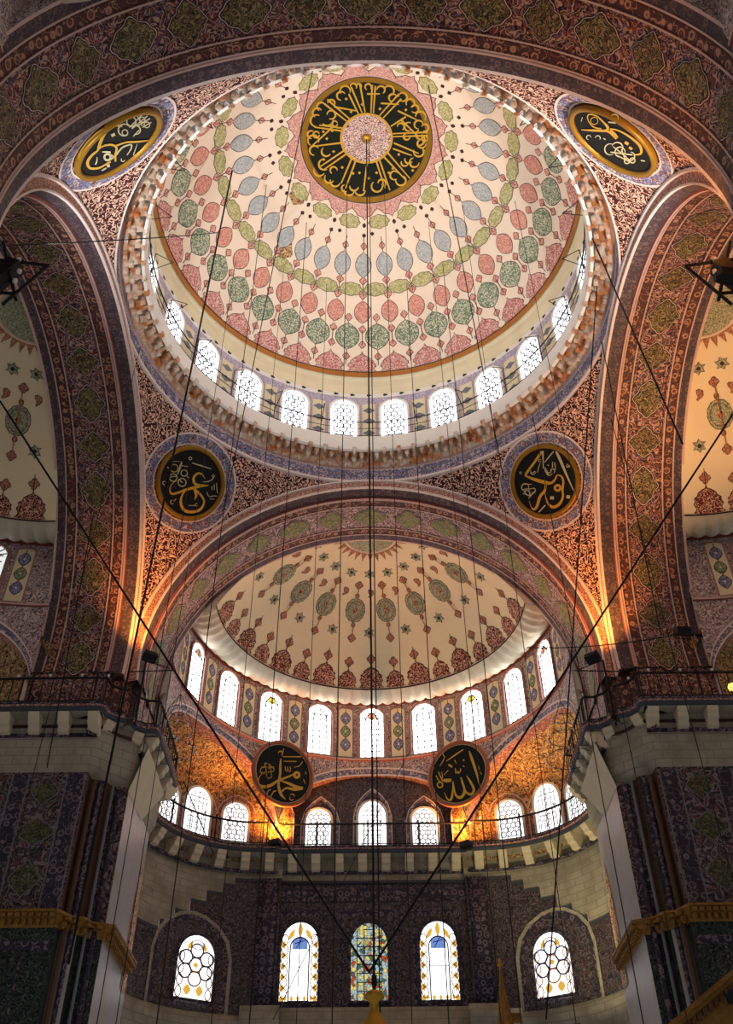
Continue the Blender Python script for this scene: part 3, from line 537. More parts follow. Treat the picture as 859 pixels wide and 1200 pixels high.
def make_lower():
    """upper gallery walls: arches, exedra half domes, curved walls; lower tiled walls"""
    b = MB(); cy = 11.95; R = 7.9
    P = lambda az, z, r=R: (r * sin(rad(az)), cy + r * cos(rad(az)), z)
    azs = [-91 + 182 * i / 260 for i in range(261)]
    b.grid([[P(a, 21.0) for a in azs], [P(a, (21. + zlow(a)) / 2 + .2) for a in azs], [P(a, min(20.98, zlow(a) + .42)) for a in azs]], 'lavender_wall')
    for o0, o1, m_, off in ((.42, .34, 'white_line', .04), (.34, .08, 'blue_band', .02), (.08, 0, 'white_line', .05)):
        b.grid([[P(a, min(20.98, zlow(a) + o0), R - off) for a in azs], [P(a, min(20.98, zlow(a) + o1), R - off) for a in azs]], m_)
    b.grid([[P(a, zlow(a), R - .05) for a in azs], [P(a, zlow(a), R + .5) for a in azs]], 'face_band')
    # middle wall
    yw = 19.95
    b.grid([[(x, yw, z) for x in (-4.4, 0, 4.4)] for z in (16.6, 19, 21.2)], 'tile_dark')
    for x in (-2.3, 0, 2.3):
        h = 3.0 if x else 3.4
        o = [(-.86, 0), (.86, 0), (.86, h * .6), (.7, h * .78), (.4, h * .9), (0, h), (-.4, h * .9), (-.7, h * .78), (-.86, h * .6)]; o = [(u, v - h / 2) for u, v in o]
        f = lambda u, v, off, x=x: Vector((x + u, yw - off, v)); b.decal(f, scale(o, 1.0), 'white_line', 0, 16.6 + h / 2, .01); b.decal(f, scale(o, .95, .97), 'blue_band', 0, 16.6 + h / 2, .02); b.decal(f, scale(o, .8, .88), 'tile_dark', 0, 16.6 + h / 2, .03)
    for s_ in (-1, 1):
        cx, cyy = s_ * EXC[0], EXC[1]
        E = lambda az, z, r=EXR: (cx + s_ * r * sin(rad(az)), cyy + r * cos(rad(az)), z)
        ea = [-8 + 133 * i / 48 for i in range(49)]
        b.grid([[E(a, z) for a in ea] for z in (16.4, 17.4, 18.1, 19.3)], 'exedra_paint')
        # quarter sphere over the exedra, painted
        rows = []
        for j in range(13):
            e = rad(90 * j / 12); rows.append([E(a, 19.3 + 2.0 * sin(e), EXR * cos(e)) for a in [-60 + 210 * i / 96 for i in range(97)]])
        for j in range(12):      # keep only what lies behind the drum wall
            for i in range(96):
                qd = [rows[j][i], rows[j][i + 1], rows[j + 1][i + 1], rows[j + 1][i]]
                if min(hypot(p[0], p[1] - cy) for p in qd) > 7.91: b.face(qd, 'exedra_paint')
        for a in (-4, 16, 37, 57, 77):     # painted arches round the gallery windows
            f = lambda u, v, off, a=a: Vector(E(a + math.degrees(u / EXR), v, EXR - off))
            o = [(-.85, -1.2), (.85, -1.2), (.85, .5), (.66, .92), (.35, 1.2), (0, 1.34), (-.35, 1.2), (-.66, .92), (-.85, .5)]
            b.decal(f, scale(o, 1.05, 1.04), 'white_line', 0, 17.95, .015); b.decal(f, o, 'face_band', 0, 17.95, .025); b.decal(f, scale(o, .86, .93), 'exedra_paint', 0, 17.95, .035)
        # below the gallery: stone over a stepped field of tiles
        def ztile(a):
            if a < 12: return 15.6
            k = int((a - 12) / 7.5); return max(13.1, 15.35 - .36 * k - .03 * k * k)
        n = 66; aa = [-10 + 130 * i / n for i in range(n + 1)]
        for i in range(n):
            a, a2 = aa[i], aa[i + 1]; zt = ztile(a)
            b.grid([[E(a, 16.9), E(a2, 16.9)], [E(a, zt), E(a2, zt)]], 'stone'); b.grid([[E(a, zt, EXR - .03), E(a2, zt, EXR - .03)], [E(a, 10.42, EXR - .03), E(a2, 10.42, EXR - .03)]], 'tile_dark')
            b.grid([[E(a, zt + .07, EXR - .06), E(a2, zt + .07, EXR - .06)], [E(a, zt - .05, EXR - .06), E(a2, zt - .05, EXR - .06)]], 'lead_dark')
        f = lambda u, v, off: Vector(E(33 + math.degrees(u / EXR), v, EXR - off))
        o = [(-1.62, -1.7), (1.62, -1.7), (1.62, .2), (1.45, .85), (1.05, 1.35), (.5, 1.68), (0, 1.78), (-.5, 1.68), (-1.05, 1.35), (-1.45, .85), (-1.62, .2)]
        b.decal(f, scale(o, 1.08, 1.05), 'stone', 0, 12.25, .06, 3); b.decal(f, o, 'tile_border', 0, 12.2, .075, 3); b.decal(f, scale(o, .88, .93), 'tile_dark', 0, 12.1, .09, 3)
        b.grid([[E(a, z, r) for a in aa] for z, r in ((10.42, EXR - .03), (10.44, EXR - .16), (10.0, EXR - .16), (9.95, EXR - .1), (9., EXR - .1))], 'stone')
        # pilaster between middle wall and exedra
        b.box((s_ * 4.3, 19.32, 13.2), (.74, .16, 4.9), 'tile_border'); b.box((s_ * 3.86, 19.32, 13.2), (.1, .2, 4.9), 'tile_dark'); b.box((s_ * 4.35, 19.25, 10.35), (1.5, .4, .8), 'stone')
    # middle wall below the gallery
    b.grid([[(x, 19.5, z) for x in (-4.9, 0, 4.9)] for z in (15.5, 16.9)], 'stone'); b.grid([[(x, 19.45, z) for x in (-4.9, 0, 4.9)] for z in (10.7, 15.5)], 'tile_dark')
    b.box((0, 19.4, 15.52), (8.2, .12, .1), 'lead_dark'); b.box((0, 19.35, 9.9), (8.4, .24, 1.6), 'stone')
    f = lambda u, v, off: Vector((u, 19.45 - off, v))
    for u, wd, z0, z1 in ((-2.95, 2.0, 10.75, 14.4), (2.55, 2.0, 10.75, 14.4), (-.2, 2.3, 10.75, 14.4)):
        for k_, m_, off in ((1., 'tile_border', .02), (.86, 'tile_dark', .03)):
            b.decal(f, [(-wd / 2 * k_, -(z1 - z0) / 2 * k_), (wd / 2 * k_, -(z1 - z0) / 2 * k_), (wd / 2 * k_, (z1 - z0) / 2 * k_), (-wd / 2 * k_, (z1 - z0) / 2 * k_)], m_, u, (z0 + z1) / 2, off, 2)
    b.grid([[(x, 19.41, z) for x in (-4., 4.)] for z in (14.75, 15.3)], 'tile_border')
    return b
arch_mesh = make_arch(); half_mesh = make_halfdome(); low_mesh = make_lower()
SIDE = {0: 'far', 90: 'left', -90: 'right', 180: 'near'}
def turned(mb_obj, deg, label, group=None):
    o = mb_obj if deg == 0 else mb_obj.copy()
    if deg: COL.objects.link(o); o.rotation_euler = (0, 0, rad(deg))
    struct(o, label, group); return o
ao = arch_mesh.build('trim_arch'); ao_far = make_arch('arch_field_lit', 'arch_med_lit', 'arch_med_lit').build('trim_arch'); ho = half_mesh.build('ceiling_half_dome'); lo = low_mesh.build('wall_gallery')
for dg in (0, 90, -90, 180):
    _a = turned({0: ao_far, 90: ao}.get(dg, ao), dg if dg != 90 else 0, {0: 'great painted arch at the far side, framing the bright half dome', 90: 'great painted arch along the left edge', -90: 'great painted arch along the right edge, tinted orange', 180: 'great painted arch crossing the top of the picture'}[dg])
    if dg == 90: _a.rotation_euler = (0, 0, rad(90))
    if dg == 180: _a.location.z = .22
    turned(ho, dg, {0: 'far cream half dome with star and oval ornaments', 90: 'left cream half dome seen in part past the left arch', -90: 'right cream half dome seen in part past the right arch', 180: 'near half dome above the top arch'}[dg])
    if dg != 180: turned(lo, dg, {0: 'far wall of painted gallery arches over dark tile panels', 90: 'left gallery wall behind the left pier', -90: 'right gallery wall behind the right pier'}[dg])

# ------------------------------------------------------------------ PIERS
def make_pier():   # corner at (-8.05, 8.05); local frame of the far left pier
    b = MB()
    # plan polygons
    lowp = [(-13.6, 8.12), (-9.15, 8.12), (-9.15, 8.6), (-8.72, 8.75), (-8.6, 9.15), (-8.05, 9.2), (-8.05, 12.9), (-9.0, 13.1)]
    def wall(poly, z0, z1, mats):
        for i in range(len(poly) - 1):
            (x0, y0), (x1, y1) = poly[i], poly[i + 1]; b.grid([[(x0, y0, z0), (x1, y1, z0)], [(x0, y0, z1), (x1, y1, z1)]], mats[i])
    wall(lowp, 9.9, 14.75, ['tile_purple', 'brown_strip', 'tile_border', 'brown_strip', 'tile_purple', 'marble', 'marble'])
    wall(lowp, 3., 9.9, ['tile_green', 'tile_green', 'marble', 'tile_green', 'tile_green', 'marble', 'marble'])
    # steps of shafts and strips on the splayed corner
    for x, y, m_, r in ((-9.0, 8.42, 'brown_strip', .08), (-8.86, 8.62, 'tile_border', .07), (-8.5, 8.9, 'lead', .05), (-8.32, 9.12, 'tile_border', .10)):
        b.tube([(x, y, 3), (x, y, 14.6)], r, m_, 8)
    # stone above, flaring out to the gallery
    up1 = [(-13.6, 8.0), (-9.2, 8.0), (-8.85, 8.3), (-8.62, 8.62), (-8.3, 8.85), (-8.0, 9.2), (-7.9, 13.0), (-9, 13.2)]
    up2 = [(-13.6, 7.86), (-9.05, 7.86), (-8.75, 8.15), (-8.5, 8.5), (-8.15, 8.75), (-7.86, 9.05), (-7.82, 13.1), (-9, 13.3)]
    lw = lowp
    Z = [14.75, 15.1, 16.3, 17.0]
    b.grid([[(x, y, z) for x, y in p] for p, z in zip((lw, up1, up2, up2), Z)], 'stone')
    b.grid([[(x, y - .03, z) for x, y in up2] for z in (16.2, 16.32)], 'outline')
    # pale splayed stone turning the corner under the gallery
    T, L_, R_, B_ = Vector((-7.55, 8.9, 16.05)), Vector((-8.04, 9.1, 14.55)), Vector((-7.5, 12.0, 15.85)), Vector((-8.03, 11.4, 14.6))
    b.face([T, L_, B_, R_], 'corbel_stone'); b.face([T, R_, Vector((-7.86, 12.6, 16.6)), Vector((-7.86, 9.05, 16.6))], 'stone')
    # above the gallery, dark painted shaft up to the arch springing
    hi = [(-12.2, 8.24), (-9.3, 8.24), (-9.3, 8.55), (-8.9, 8.75), (-8.75, 8.75), (-8.75, 8.9), (-8.55, 9.3), (-8.24, 9.3), (-8.24, 12.2)]
    wall(hi, 16.9, 19.7, ['arch_field', 'dark_band', 'arch_border', 'arch_border', 'arch_border', 'arch_border', 'dark_band', 'arch_field'])
    # tile panel: frame lines, borders, lozenges
    f = lambda u, v, off: Vector((u, 8.12 - off, v))
    for u0, u1, m_ in ((-9.2, -9.25, 'lead'), (-9.3, -9.75, 'tile_border'), (-9.78, -9.82, 'lead'), (-11.0, -11.04, 'lead'), (-11.08, -11.5, 'tile_border'), (-11.53, -11.58, 'lead')):
        b.grid([[f(u0, z, .015) for z in (10.3, 14.68)], [f(u1, z, .015) for z in (10.3, 14.68)]], m_)
    for z, w_, h_ in ((14.1, .82, .95), (12.75, 1.12, .9), (11.3, .9, 1.1)):
        o = sym([(0, h_ / 2), (w_ * .14, h_ * .36), (w_ * .32, h_ * .24), (w_ * .5, .04), (w_ * .5, -.04), (w_ * .32, -h_ * .24), (w_ * .14, -h_ * .36), (0, -h_ / 2)]); b.decal(f, scale(o, 1.08), 'lead', -10.42, z, .02); b.decal(f, o, 'tile_olive', -10.42, z, .03)
    b.grid([[f(u, z, .02) for u in (-9.2, -13.5)] for z in (9.5, 9.25)], 'tile_border')
    for i in range(1, 5):
        b.grid([[f(-8.9 - 1.05 * i, z, .02) for z in (3, 9.2)], [f(-8.97 - 1.05 * i, z, .02) for z in (3, 9.2)]], 'tile_border')
    # tall pointed panel of painted scrolls on the far part of the side face
    g = lambda u, v, off: Vector((-8.05 + off, u, v))
    b.decal(g, [(-.28, -2.2), (.42, -2.2), (.5, .2), (.3, 1.3), (.12, 1.9), (-.12, 1.1), (-.28, .1)], 'jamb_paint', 12.45, 11.6, .02, 3)
    return b
pier = make_pier().build('pier'); struct(pier, 'left far pier with purple tile panel, pale stone top and marble side', None)
# mirrored right pier as its own mesh
me = pier.data.copy(); 
for v in me.vertices: v.co.x = -v.co.x
me.flip_normals(); pr = bpy.data.objects.new('pier', me); COL.objects.link(pr); struct(pr, 'right far pier with purple tile panel, pale stone top and marble side')
for dg, lab in ((90, 'near left pier beside the top arch'), (180, 'near right pier beside the top arch')):
    o = pier.copy(); COL.objects.link(o); o.rotation_euler = (0, 0, rad(dg)); struct(o, lab)
# gilt stalactite cornice on the piers
def cornice(path, z, name, mat='gilt_cornice', dep=.34, h=.42, cell=.2):
    b = MB(); P = [Vector((x, y, 0)) for x, y in path]
    prof = [(0, -h), (.06, -h * .85), (.10, -h * .6), (.2, -h * .5), (.22, -h * .25), (dep, -h * .15), (dep, 0), (0, 0)]
    nrm = []
    for i, p in enumerate(P):
        a = P[max(i - 1, 0)]; c = P[min(i + 1, len(P) - 1)]; d_ = (c - a).normalized(); nrm.append(Vector((d_.y, -d_.x, 0)))
    b.grid([[P[i] + nrm[i] * r + Vector((0, 0, z + dz)) for i in range(len(P))] for r, dz in prof], mat)
    for i in range(len(P) - 1):
        L = (P[i + 1] - P[i]).length; n = max(1, int(L / cell)); dr = (P[i + 1] - P[i]).normalized(); nn = Vector((dr.y, -dr.x, 0)); R = Matrix((dr, nn, Vector((0, 0, 1)))).transposed()
        for k in range(n):
            c = P[i] + dr * (L * (k + .5) / n)
            b.box(c + nn * .16 + Vector((0, 0, z - h * .72)), (cell * .55, .14, h * .3), mat, R); b.box(c + nn * .26 + Vector((0, 0, z - h * .36)), (cell * .7, .14, h * .22), mat, R)
            b.tube([c + nn * .12 + Vector((0, 0, z - h)), c + nn * .2 + Vector((0, 0, z - h * .8))], .04, mat, 5)
    return b
cp = [(-13.6, 8.12), (-9.15, 8.12), (-9.1, 8.55), (-8.72, 8.7), (-8.55, 9.1), (-8.05, 9.2), (-8.05, 12.6)]
o = cornice(cp, 10.3, 'c').build('trim_2', smooth=False); struct(o, 'gilded stalactite cornice round the left far pier')
o = cornice([(-x, y) for x, y in cp[::-1]], 10.3, 'c').build('trim_3', smooth=False); struct(o, 'gilded stalactite cornice round the right far pier')

# ------------------------------------------------------------------ GALLERY BALCONIES
def arcp(cx, cy, r, a0, a1, n): return [(cx + r * sin(rad(a0 + (a1 - a0) * i / n)), cy + r * cos(rad(a0 + (a1 - a0) * i / n))) for i in range(n + 1)]
half = [(0, 18.85), (1.3, 18.85), (2.6, 18.85), (3.85, 18.85), (3.95, 18.72)] + arcp(4.6, 14.65, 4.0, 2, 104, 22)
half += [(8.3, 13.45), (7.75, 13.3), (7.32, 13.1), (7.28, 11.7), (7.28, 10.2), (7.28, 9.0), (7.4, 8.82), (7.75, 8.8), (7.98, 8.62), (8.1, 8.3)]
path = [(-x, y) for x, y in half[:0:-1]] + half
def normals(P):
    out = []
    for i, p in enumerate(P):
        a = P[max(i - 1, 0)]; c = P[min(i + 1, len(P) - 1)]; d_ = (c - a).normalized(); out.append(Vector((d_.y, -d_.x, 0)))
    return out      # pointing into the room for a path run from -x to +x over the far side
ZB = 16.85
PV = [Vector((x, y, 0)) for x, y in path]; NV = normals(PV)
def balcony():
    b = MB()
    prof = [(-1.3, ZB + .02), (-.02, ZB + .02), (.05, ZB), (.05, ZB - .1), (0, ZB - .14), (-.02, ZB - .24), (-.08, ZB - .3), (-1.3, ZB - .3)]
    mt = ['stone', 'face_band', 'tile_border', 'face_band', 'lead_dark', 'lead_dark', 'stone']
    rows = [[P + N * r + Vector((0, 0, z)) for P, N in zip(PV, NV)] for r, z in prof]
    for i in range(len(rows) - 1): b.grid(rows[i:i + 2], mt[i])
    rows = [[P + N * r + Vector((0, 0, z)) for P, N in zip(PV, NV)] for r, z in ((-.62, 16.02), (-.55, 16.0), (-.55, 15.9), (-.66, 15.88))]
    b.grid(rows, 'tile_border')
    return b
def corbel_mesh():
    b = MB(); w_ = .36
    pr = [(0, -.02), (-.06, -.16), (-.12, -.2), (-.16, -.34), (-.3, -.4), (-.36, -.56), (-.6, -.62), (-.7, -.62), (-.7, 0)]
    for s_ in (-1, 1): b.face([(s_ * w_ / 2, y, z) for y, z in (pr if s_ > 0 else pr[::-1])], 'corbel_stone')
    b.grid([[(x, y, z) for y, z in pr] for x in (-w_ / 2, w_ / 2)], 'corbel_stone')
    return b
cm = corbel_mesh().build('corbel', smooth=False).data
bpy.data.objects.remove(bpy.data.objects['corbel'])
def along(step, start=.4):
    """points at equal spacing along the path, with facing"""
    res = []; acc = -start
    for i in range(len(PV) - 1):
        a, c = PV[i], PV[i + 1]; L = (c - a).length; d_ = (c - a).normalized()
        while acc + step <= L if acc > -start + 1e-9 or True else False:
            acc += step
            if acc > L: break
            res.append((a + d_ * acc, Vector((d_.y, -d_.x, 0))))
        acc -= L
    return res
def walk(step):
    res = []; tot = 0; nxt = step / 2
    for i in range(len(PV) - 1):
        a, c = PV[i], PV[i + 1]; L = (c - a).length; d_ = (c - a).normalized()
        while nxt <= tot + L: res.append((a + d_ * (nxt - tot), Vector((d_.y, -d_.x, 0)))); nxt += step
        tot += L
    return res
bm_ = balcony()
bal0 = None
def rotv(v, dg): return Matrix.Rotation(rad(dg), 3, 'Z') @ v
for dg in (0, 90, -90):
    root = empty('gallery_balcony', (0, 0, 0), rad(dg))
    tag(root, {0: 'curved stone gallery balcony across the far wall on blocky corbels', 90: 'stone gallery balcony ledge at left, running off the frame from the pier', -90: 'stone gallery balcony ledge at right, running off the frame from the pier'}[dg], 'balcony', 'gallery balconies')
    if bal0 is None: s0 = bm_.build('slab', root); bal0 = s0.data
    else: s1 = bpy.data.objects.new('slab', bal0); COL.objects.link(s1); s1.parent = root
    for P, N in walk(.98):
        Pw = rotv(P, dg) + Vector((0, 0, ZB - .3))
        if not inframe(Pw, 30): continue
        o = bpy.data.objects.new('corbel', cm); COL.objects.link(o); o.parent = root; o.location = (P.x - N.x * .04, P.y - N.y * .04, ZB - .3)
        o.rotation_euler = (0, 0, atan2(N.y, N.x) - pi / 2)
# railings
def railing_parts():
    t = MB(); t.tube([P - N * .12 + Vector((0, 0, ZB + 1.0)) for P, N in zip(PV, NV)], .045, 'iron', 5)
    l = MB(); l.tube([P - N * .12 + Vector((0, 0, ZB + .12)) for P, N in zip(PV, NV)], .022, 'iron', 4)
    g = MB()
    for P, N in walk(.34): p = P - N * .12; g.tube([p + Vector((0, 0, ZB)), p + Vector((0, 0, ZB + 1.0))], .021, 'iron', 4)
    return t, l, g
rp = railing_parts(); rd = None
lampm = MB(); lampm.lathe([(.0, 0), (.02, .0), (.02, .03), (.045, .06), (.05, .11), (.04, .12), (.0, .09)], (0, 0, 0), 'lampglass', 10)
for dg in (0, 90, -90):
    root = empty('balcony_railing', (0, 0, 0), rad(dg)); tag(root, {0: 'black iron railing along the far gallery balcony', 90: 'black iron railing on the left gallery ledge', -90: 'black iron railing on the right gallery ledge'}[dg], 'railing', 'gallery railings')
    if rd is None: rd = [(n, b.build(n, root).data) for n, b in zip(('top_rail', 'bottom_rail', 'grille'), rp)]
    else:
        for n, m_ in rd: o = bpy.data.objects.new(n, m_); COL.objects.link(o); o.parent = root
    for P, N in walk(2.16):
        Pw = rotv(P, dg) + Vector((0, 0, ZB + .5))
        if inframe(Pw, 10):
            b = MB(); p = P - N * .12; b.box(p + Vector((0, 0, ZB + .55)), (.06, .06, 1.2), 'iron'); b.build('post', root, False)
lamp_data = None
cnt = 0
for dg in (0, 90, -90):
    for P, N in walk(1.08):
        Pw = rotv(P - N * .12, dg) + Vector((0, 0, ZB + 1.03))
        if not inframe(Pw, -4): continue
        if lamp_data is None: o = lampm.build('oil_lamp', None, True); lamp_data = o.data
        else: o = bpy.data.objects.new('oil_lamp', lamp_data); COL.objects.link(o)
        o.location = Pw; tag(o, {0: 'small clear glass oil lamp on the far gallery railing', 90: 'small clear glass oil lamp on the left gallery railing', -90: 'small clear glass oil lamp on the right gallery railing'}[dg], 'lamp', {0: 'oil lamps on the far gallery railing', 90: 'oil lamps on the left gallery railing', -90: 'oil lamps on the right gallery railing'}[dg])

# ------------------------------------------------------------------ WINDOWS
def arch_outline(w_, h, pointed=0., n=12):
    """arch head: from bottom left round to bottom right"""
    r = w_ / 2; sp = h - r * (1 + pointed)
    pts = [(-r, 0)] + [(-r * cos(pi * i / n), sp + r * (1 + pointed) * sin(pi * i / n) ** (1 if not pointed else .9)) for i in range(n + 1)] + [(r, 0)]
    return pts
def inside(x, z, w_, h, pointed=0.):
    r = w_ / 2
    if abs(x) > r or z < 0: return False
    sp = h - r * (1 + pointed)
    return z <= sp or z <= sp + r * (1 + pointed) * sqrt(max(0, 1 - (x / r) ** 2))
WD = {}
def window_parts(kind):
    if kind in WD: return WD[kind]
    w_, h, pt, pane_m, fr_m, dep = {'dome': (1.18, 2.35, 0, 'daylight_dome', 'white_plaster', .3), 'half': (1.22, 2.55, 0, 'daylight_half', 'frame_pink', .16), 'halfy': (1.22, 2.55, 0, 'daylight_half', 'frame_pink', .16), 'halfo': (1.22, 2.55, 0, 'daylight_half', 'frame_pink', .16), 'side': (1.22, 2.55, 0, 'daylight_side', 'frame_pink', .16), 'gal': (1.08, 1.7, .1, 'daylight_low', 'white_plaster', .1), 'galp': (1.2, 2.05, .35, 'daylight_low', 'white_plaster', .1), 'low': (1.46, 2.95, .25, 'daylight_low', 'tile_border', .12), 'ex': (1.5, 2.3, .2, 'daylight_low', 'tile_border', .12), 'mid': (1.44, 2.9, .25, 'stained_glass', 'tile_border', .12)}[kind]
    O = arch_outline(w_, h, pt); b = MB()
    n = len(O); b.face([(x, .02, z) for x, z in O], pane_m); pane = b
    fr = MB(); k = 1 + .14 / w_ * 1.4
    O2 = [(x * k, z + (.08 if z > .1 else -.08)) for x, z in O]
    fr.grid([[(x, .03, z) for x, z in O], [(x, -dep * .4, z) for x, z in O], [(x, -dep * .45, z) for x, z in O2], [(x, .05, z) for x, z in O2]], fr_m, True)
    lt = MB(); lm = 'lead'
    def bar(p, q_, wd=.03, m_=lm, y=-.01): 
        p, q_ = Vector((p[0], 0, p[1])), Vector((q_[0], 0, q_[1])); dd = q_ - p; L = dd.length
        if L < 1e-4: return
        dd /= L; sd = Vector((-dd.z, 0, dd.x)) * wd / 2; Y = Vector((0, y, 0)); Y2 = Vector((0, y - .02, 0))
        lt.grid([[p + sd + Y, p + sd + Y2, p - sd + Y2, p - sd + Y], [q_ + sd + Y, q_ + sd + Y2, q_ - sd + Y2, q_ - sd + Y]], m_, True)
    def loop(pts, wd, m_=lm, close=True):
        for i in range(len(pts) - (0 if close else 1)): bar(pts[i], pts[(i + 1) % len(pts)], wd, m_)
    ins = lambda x, z: inside(x, z, w_ * .98, h * .99, pt)
    def clipbar(p, q_, wd, m_=lm, N=6):
        for i in range(N):
            a = (p[0] + (q_[0] - p[0]) * i / N, p[1] + (q_[1] - p[1]) * i / N); c = (p[0] + (q_[0] - p[0]) * (i + 1) / N, p[1] + (q_[1] - p[1]) * (i + 1) / N)
            if ins(*a) and ins(*c): bar(a, c, wd, m_)
    if kind in ('dome', 'gal'):
        s = .29 if kind == 'dome' else .22; rr = s / sqrt(3) * 1.0
        dx, dz = s * 1.0, s * .866
        for r_ in range(int(h / dz) + 2):
            for c_ in range(-6, 7):
                cx_ = c_ * dx + (dx / 2 if r_ % 2 else 0); cz = r_ * dz
                pts = [(cx_ + rr * sin(pi / 3 * i), cz + rr * cos(pi / 3 * i)) for i in range(6)]
                for i in (0, 1, 2):
                    a, c = pts[i], pts[(i + 1) % 6]
                    if ins(*a) and ins(*c): bar(a, c, .062 if kind == 'dome' else .036)
    elif kind.startswith('half') or kind == 'side':
        wi = w_ * .5; loop([(x * .52, z * 1.0 if z < 1 else (z - h * .0) - .26) for x, z in arch_outline(w_, h - .0, 0)], .055, 'lead_dark', False)
        for x in (-w_ * .26, w_ * .26, 0): clipbar((x, 0), (x, h * .93 if x == 0 else h * .8), .05, 'lead', 8)
        for i in range(1, 8): clipbar((-w_ / 2, i * .29), (w_ / 2, i * .29), .045, 'lead', 8)
        r = w_ / 2; sp = h - r
        for i in range(1, 8): a = pi * i / 8; bar((-r * .55 * cos(a), sp + r * .55 * sin(a)), (-r * .97 * cos(a), sp + r * .97 * sin(a)), .04)
        if kind in ('halfy', 'halfo'):
            mb2 = 'pane_yellow' if kind == 'halfy' else 'pane_orange'; fz = lambda u, v, off: Vector((u, -off, v)); lt.decal(fz, ell(.42, .42, 6, .18, 24), mb2, 0, h * .84, .006)
    elif kind == 'galp':
        for i in range(1, 9): clipbar((-w_ / 2, i * .23), (w_ / 2, i * .23), .018)
        for x in (-.4, -.2, 0, .2, .4): clipbar((x, 0), (x, h), .018, 'lead', 10)
        for r_ in range(5):
            for x in (-.3, 0, .3): loop([(x + .1 * cos(a * pi / 4), .25 + r_ * .36 + .13 * sin(a * pi / 4)) for a in range(8)], .016)
    elif kind == 'low':
        loop([(x, z) for x, z in arch_outline(w_ * .52, h * .8, .1)], .05, 'lead_dark')
        fz = lambda u, v, off: Vector((u, -off, v))
        for s_ in (-1, 1):
            for i in range(6):
                c = (s_ * w_ * .40, .28 + i * .40); lt.decal(fz, [(0, .17), (s_ * .12, .06), (s_ * .12, -.06), (0, -.17), (-s_ * .05, 0)], 'pane_amber', c[0] + s_ * .02, c[1] - .2, .006, 1)
                loop([(c[0] + .13 * cos(a * pi / 5), c[1] + .19 * sin(a * pi / 5)) for a in range(10)], .035, 'amber')
            lt.decal(fz, leaf(.18, .5, 8), 'pane_amber', s_ * .34, h * .84, .006, 1, rot=s_ * .5)
        lt.decal(fz, leaf(.2, .6, 8), 'pane_amber', 0, h * .90, .005, 1); lt.decal(fz, [(-.3, -.22), (.3, -.22), (.3, .12), (0, .3), (-.3, .12)], 'pane_blue', 0, h * .72, .007, 1)
        for x in (-.5, -.25, 0, .25, .5): lt.decal(fz, [(-.08, 0), (0, .12), (.08, 0), (0, -.1)], 'pane_amber', x, .1, .006, 1)
        clipbar((-.36, 1.25), (.36, 1.25), .02); bar((-.2, h * .72), (.2, h * .76), .03, 'cobalt'); bar((-.15, h * .66), (.1, h * .8), .03, 'cobalt')
    elif kind == 'ex':
        for cx_, cz in ((0, .7), (-.42, .95), (.42, .95), (-.42, 1.45), (.42, 1.45), (0, 1.72), (0, 1.2)):
            loop([(cx_ + .26 * cos(a * pi / 6), cz + .26 * sin(a * pi / 6)) for a in range(12)], .055, 'cobalt' if (cx_ or cz == 1.72) else 'amber')
        fz = lambda u, v, off: Vector((u, -off, v)); lt.decal(fz, ell(.2, .2, 6, .3, 18), 'pane_amber', 0, 1.2, .006, 1)
        for s_ in (-1, 1):
            for i in range(4): loop([(s_ * .6 + .12 * cos(a * pi / 4), .2 + i * .42 + .2 * sin(a * pi / 4)) for a in range(8)], .04, 'amber')
            lt.decal(fz, leaf(.16, .4, 8), 'pane_amber', s_ * .3, h * .82, .006, 1, rot=s_ * .5); lt.decal(fz, leaf(.3, .4, 8), 'pane_amber', s_ * .25, .3, .006, 1)
        loop([(.3 * sin(a * pi / 3), h * .84 + .18 * cos(a * pi / 3)) for a in range(6)], .03, 'amber')
    elif kind == 'mid':
        for i in range(1, 9): clipbar((-w_ / 2, i * .33), (w_ / 2, i * .33), .035, 'iron')
        for x in (-.48, -.2, .2, .48): clipbar((x, 0), (x, h), .03, 'iron', 10)
    WD[kind] = [pane, fr, lt, None]
    return WD[kind]
WN = [0]
def window(kind, C, n, label, group):
    """C sill centre, n pointing into the room"""
    WN[0] += 1; root = empty('window_%d' % WN[0], C, atan2(n.y, n.x) + pi / 2); struct(root, label, group)
    p = window_parts(kind)
    if p[3] is None:
        par = root; p[3] = []
        for nm, b in zip(('window_frame', 'pane', 'lattice'), (p[1], p[0], p[2])):
            o = b.build(nm, par, False); p[3].append(o.data)
            if nm == 'pane': par = o
    else:
        par = root
        for nm, dt in zip(('window_frame', 'pane', 'lattice'), p[3]):
            o = bpy.data.objects.new(nm, dt); COL.objects.link(o); o.parent = par
            if nm == 'pane': par = o
    return root
ORD = ['first', 'second', 'third', 'fourth', 'fifth', 'sixth', 'seventh', 'eighth', 'ninth', 'tenth', 'eleventh', 'twelfth', 'thirteenth', 'fourteenth', 'fifteenth', 'sixteenth', 'seventeenth', 'eighteenth', 'nineteenth', 'twentieth', '21st', '22nd', '23rd', '24th']
for i in range(24):
    a = rad(7.5 + 15 * (i - 12)); n = Vector((-sin(a), -cos(a), 0)); C = Vector((8.68 * sin(a), 8.68 * cos(a), 30.95))
    window('dome', C, n, 'round-headed lattice window, %s of the dome ring counted clockwise from the near side' % ORD[i], 'windows round the dome drum')
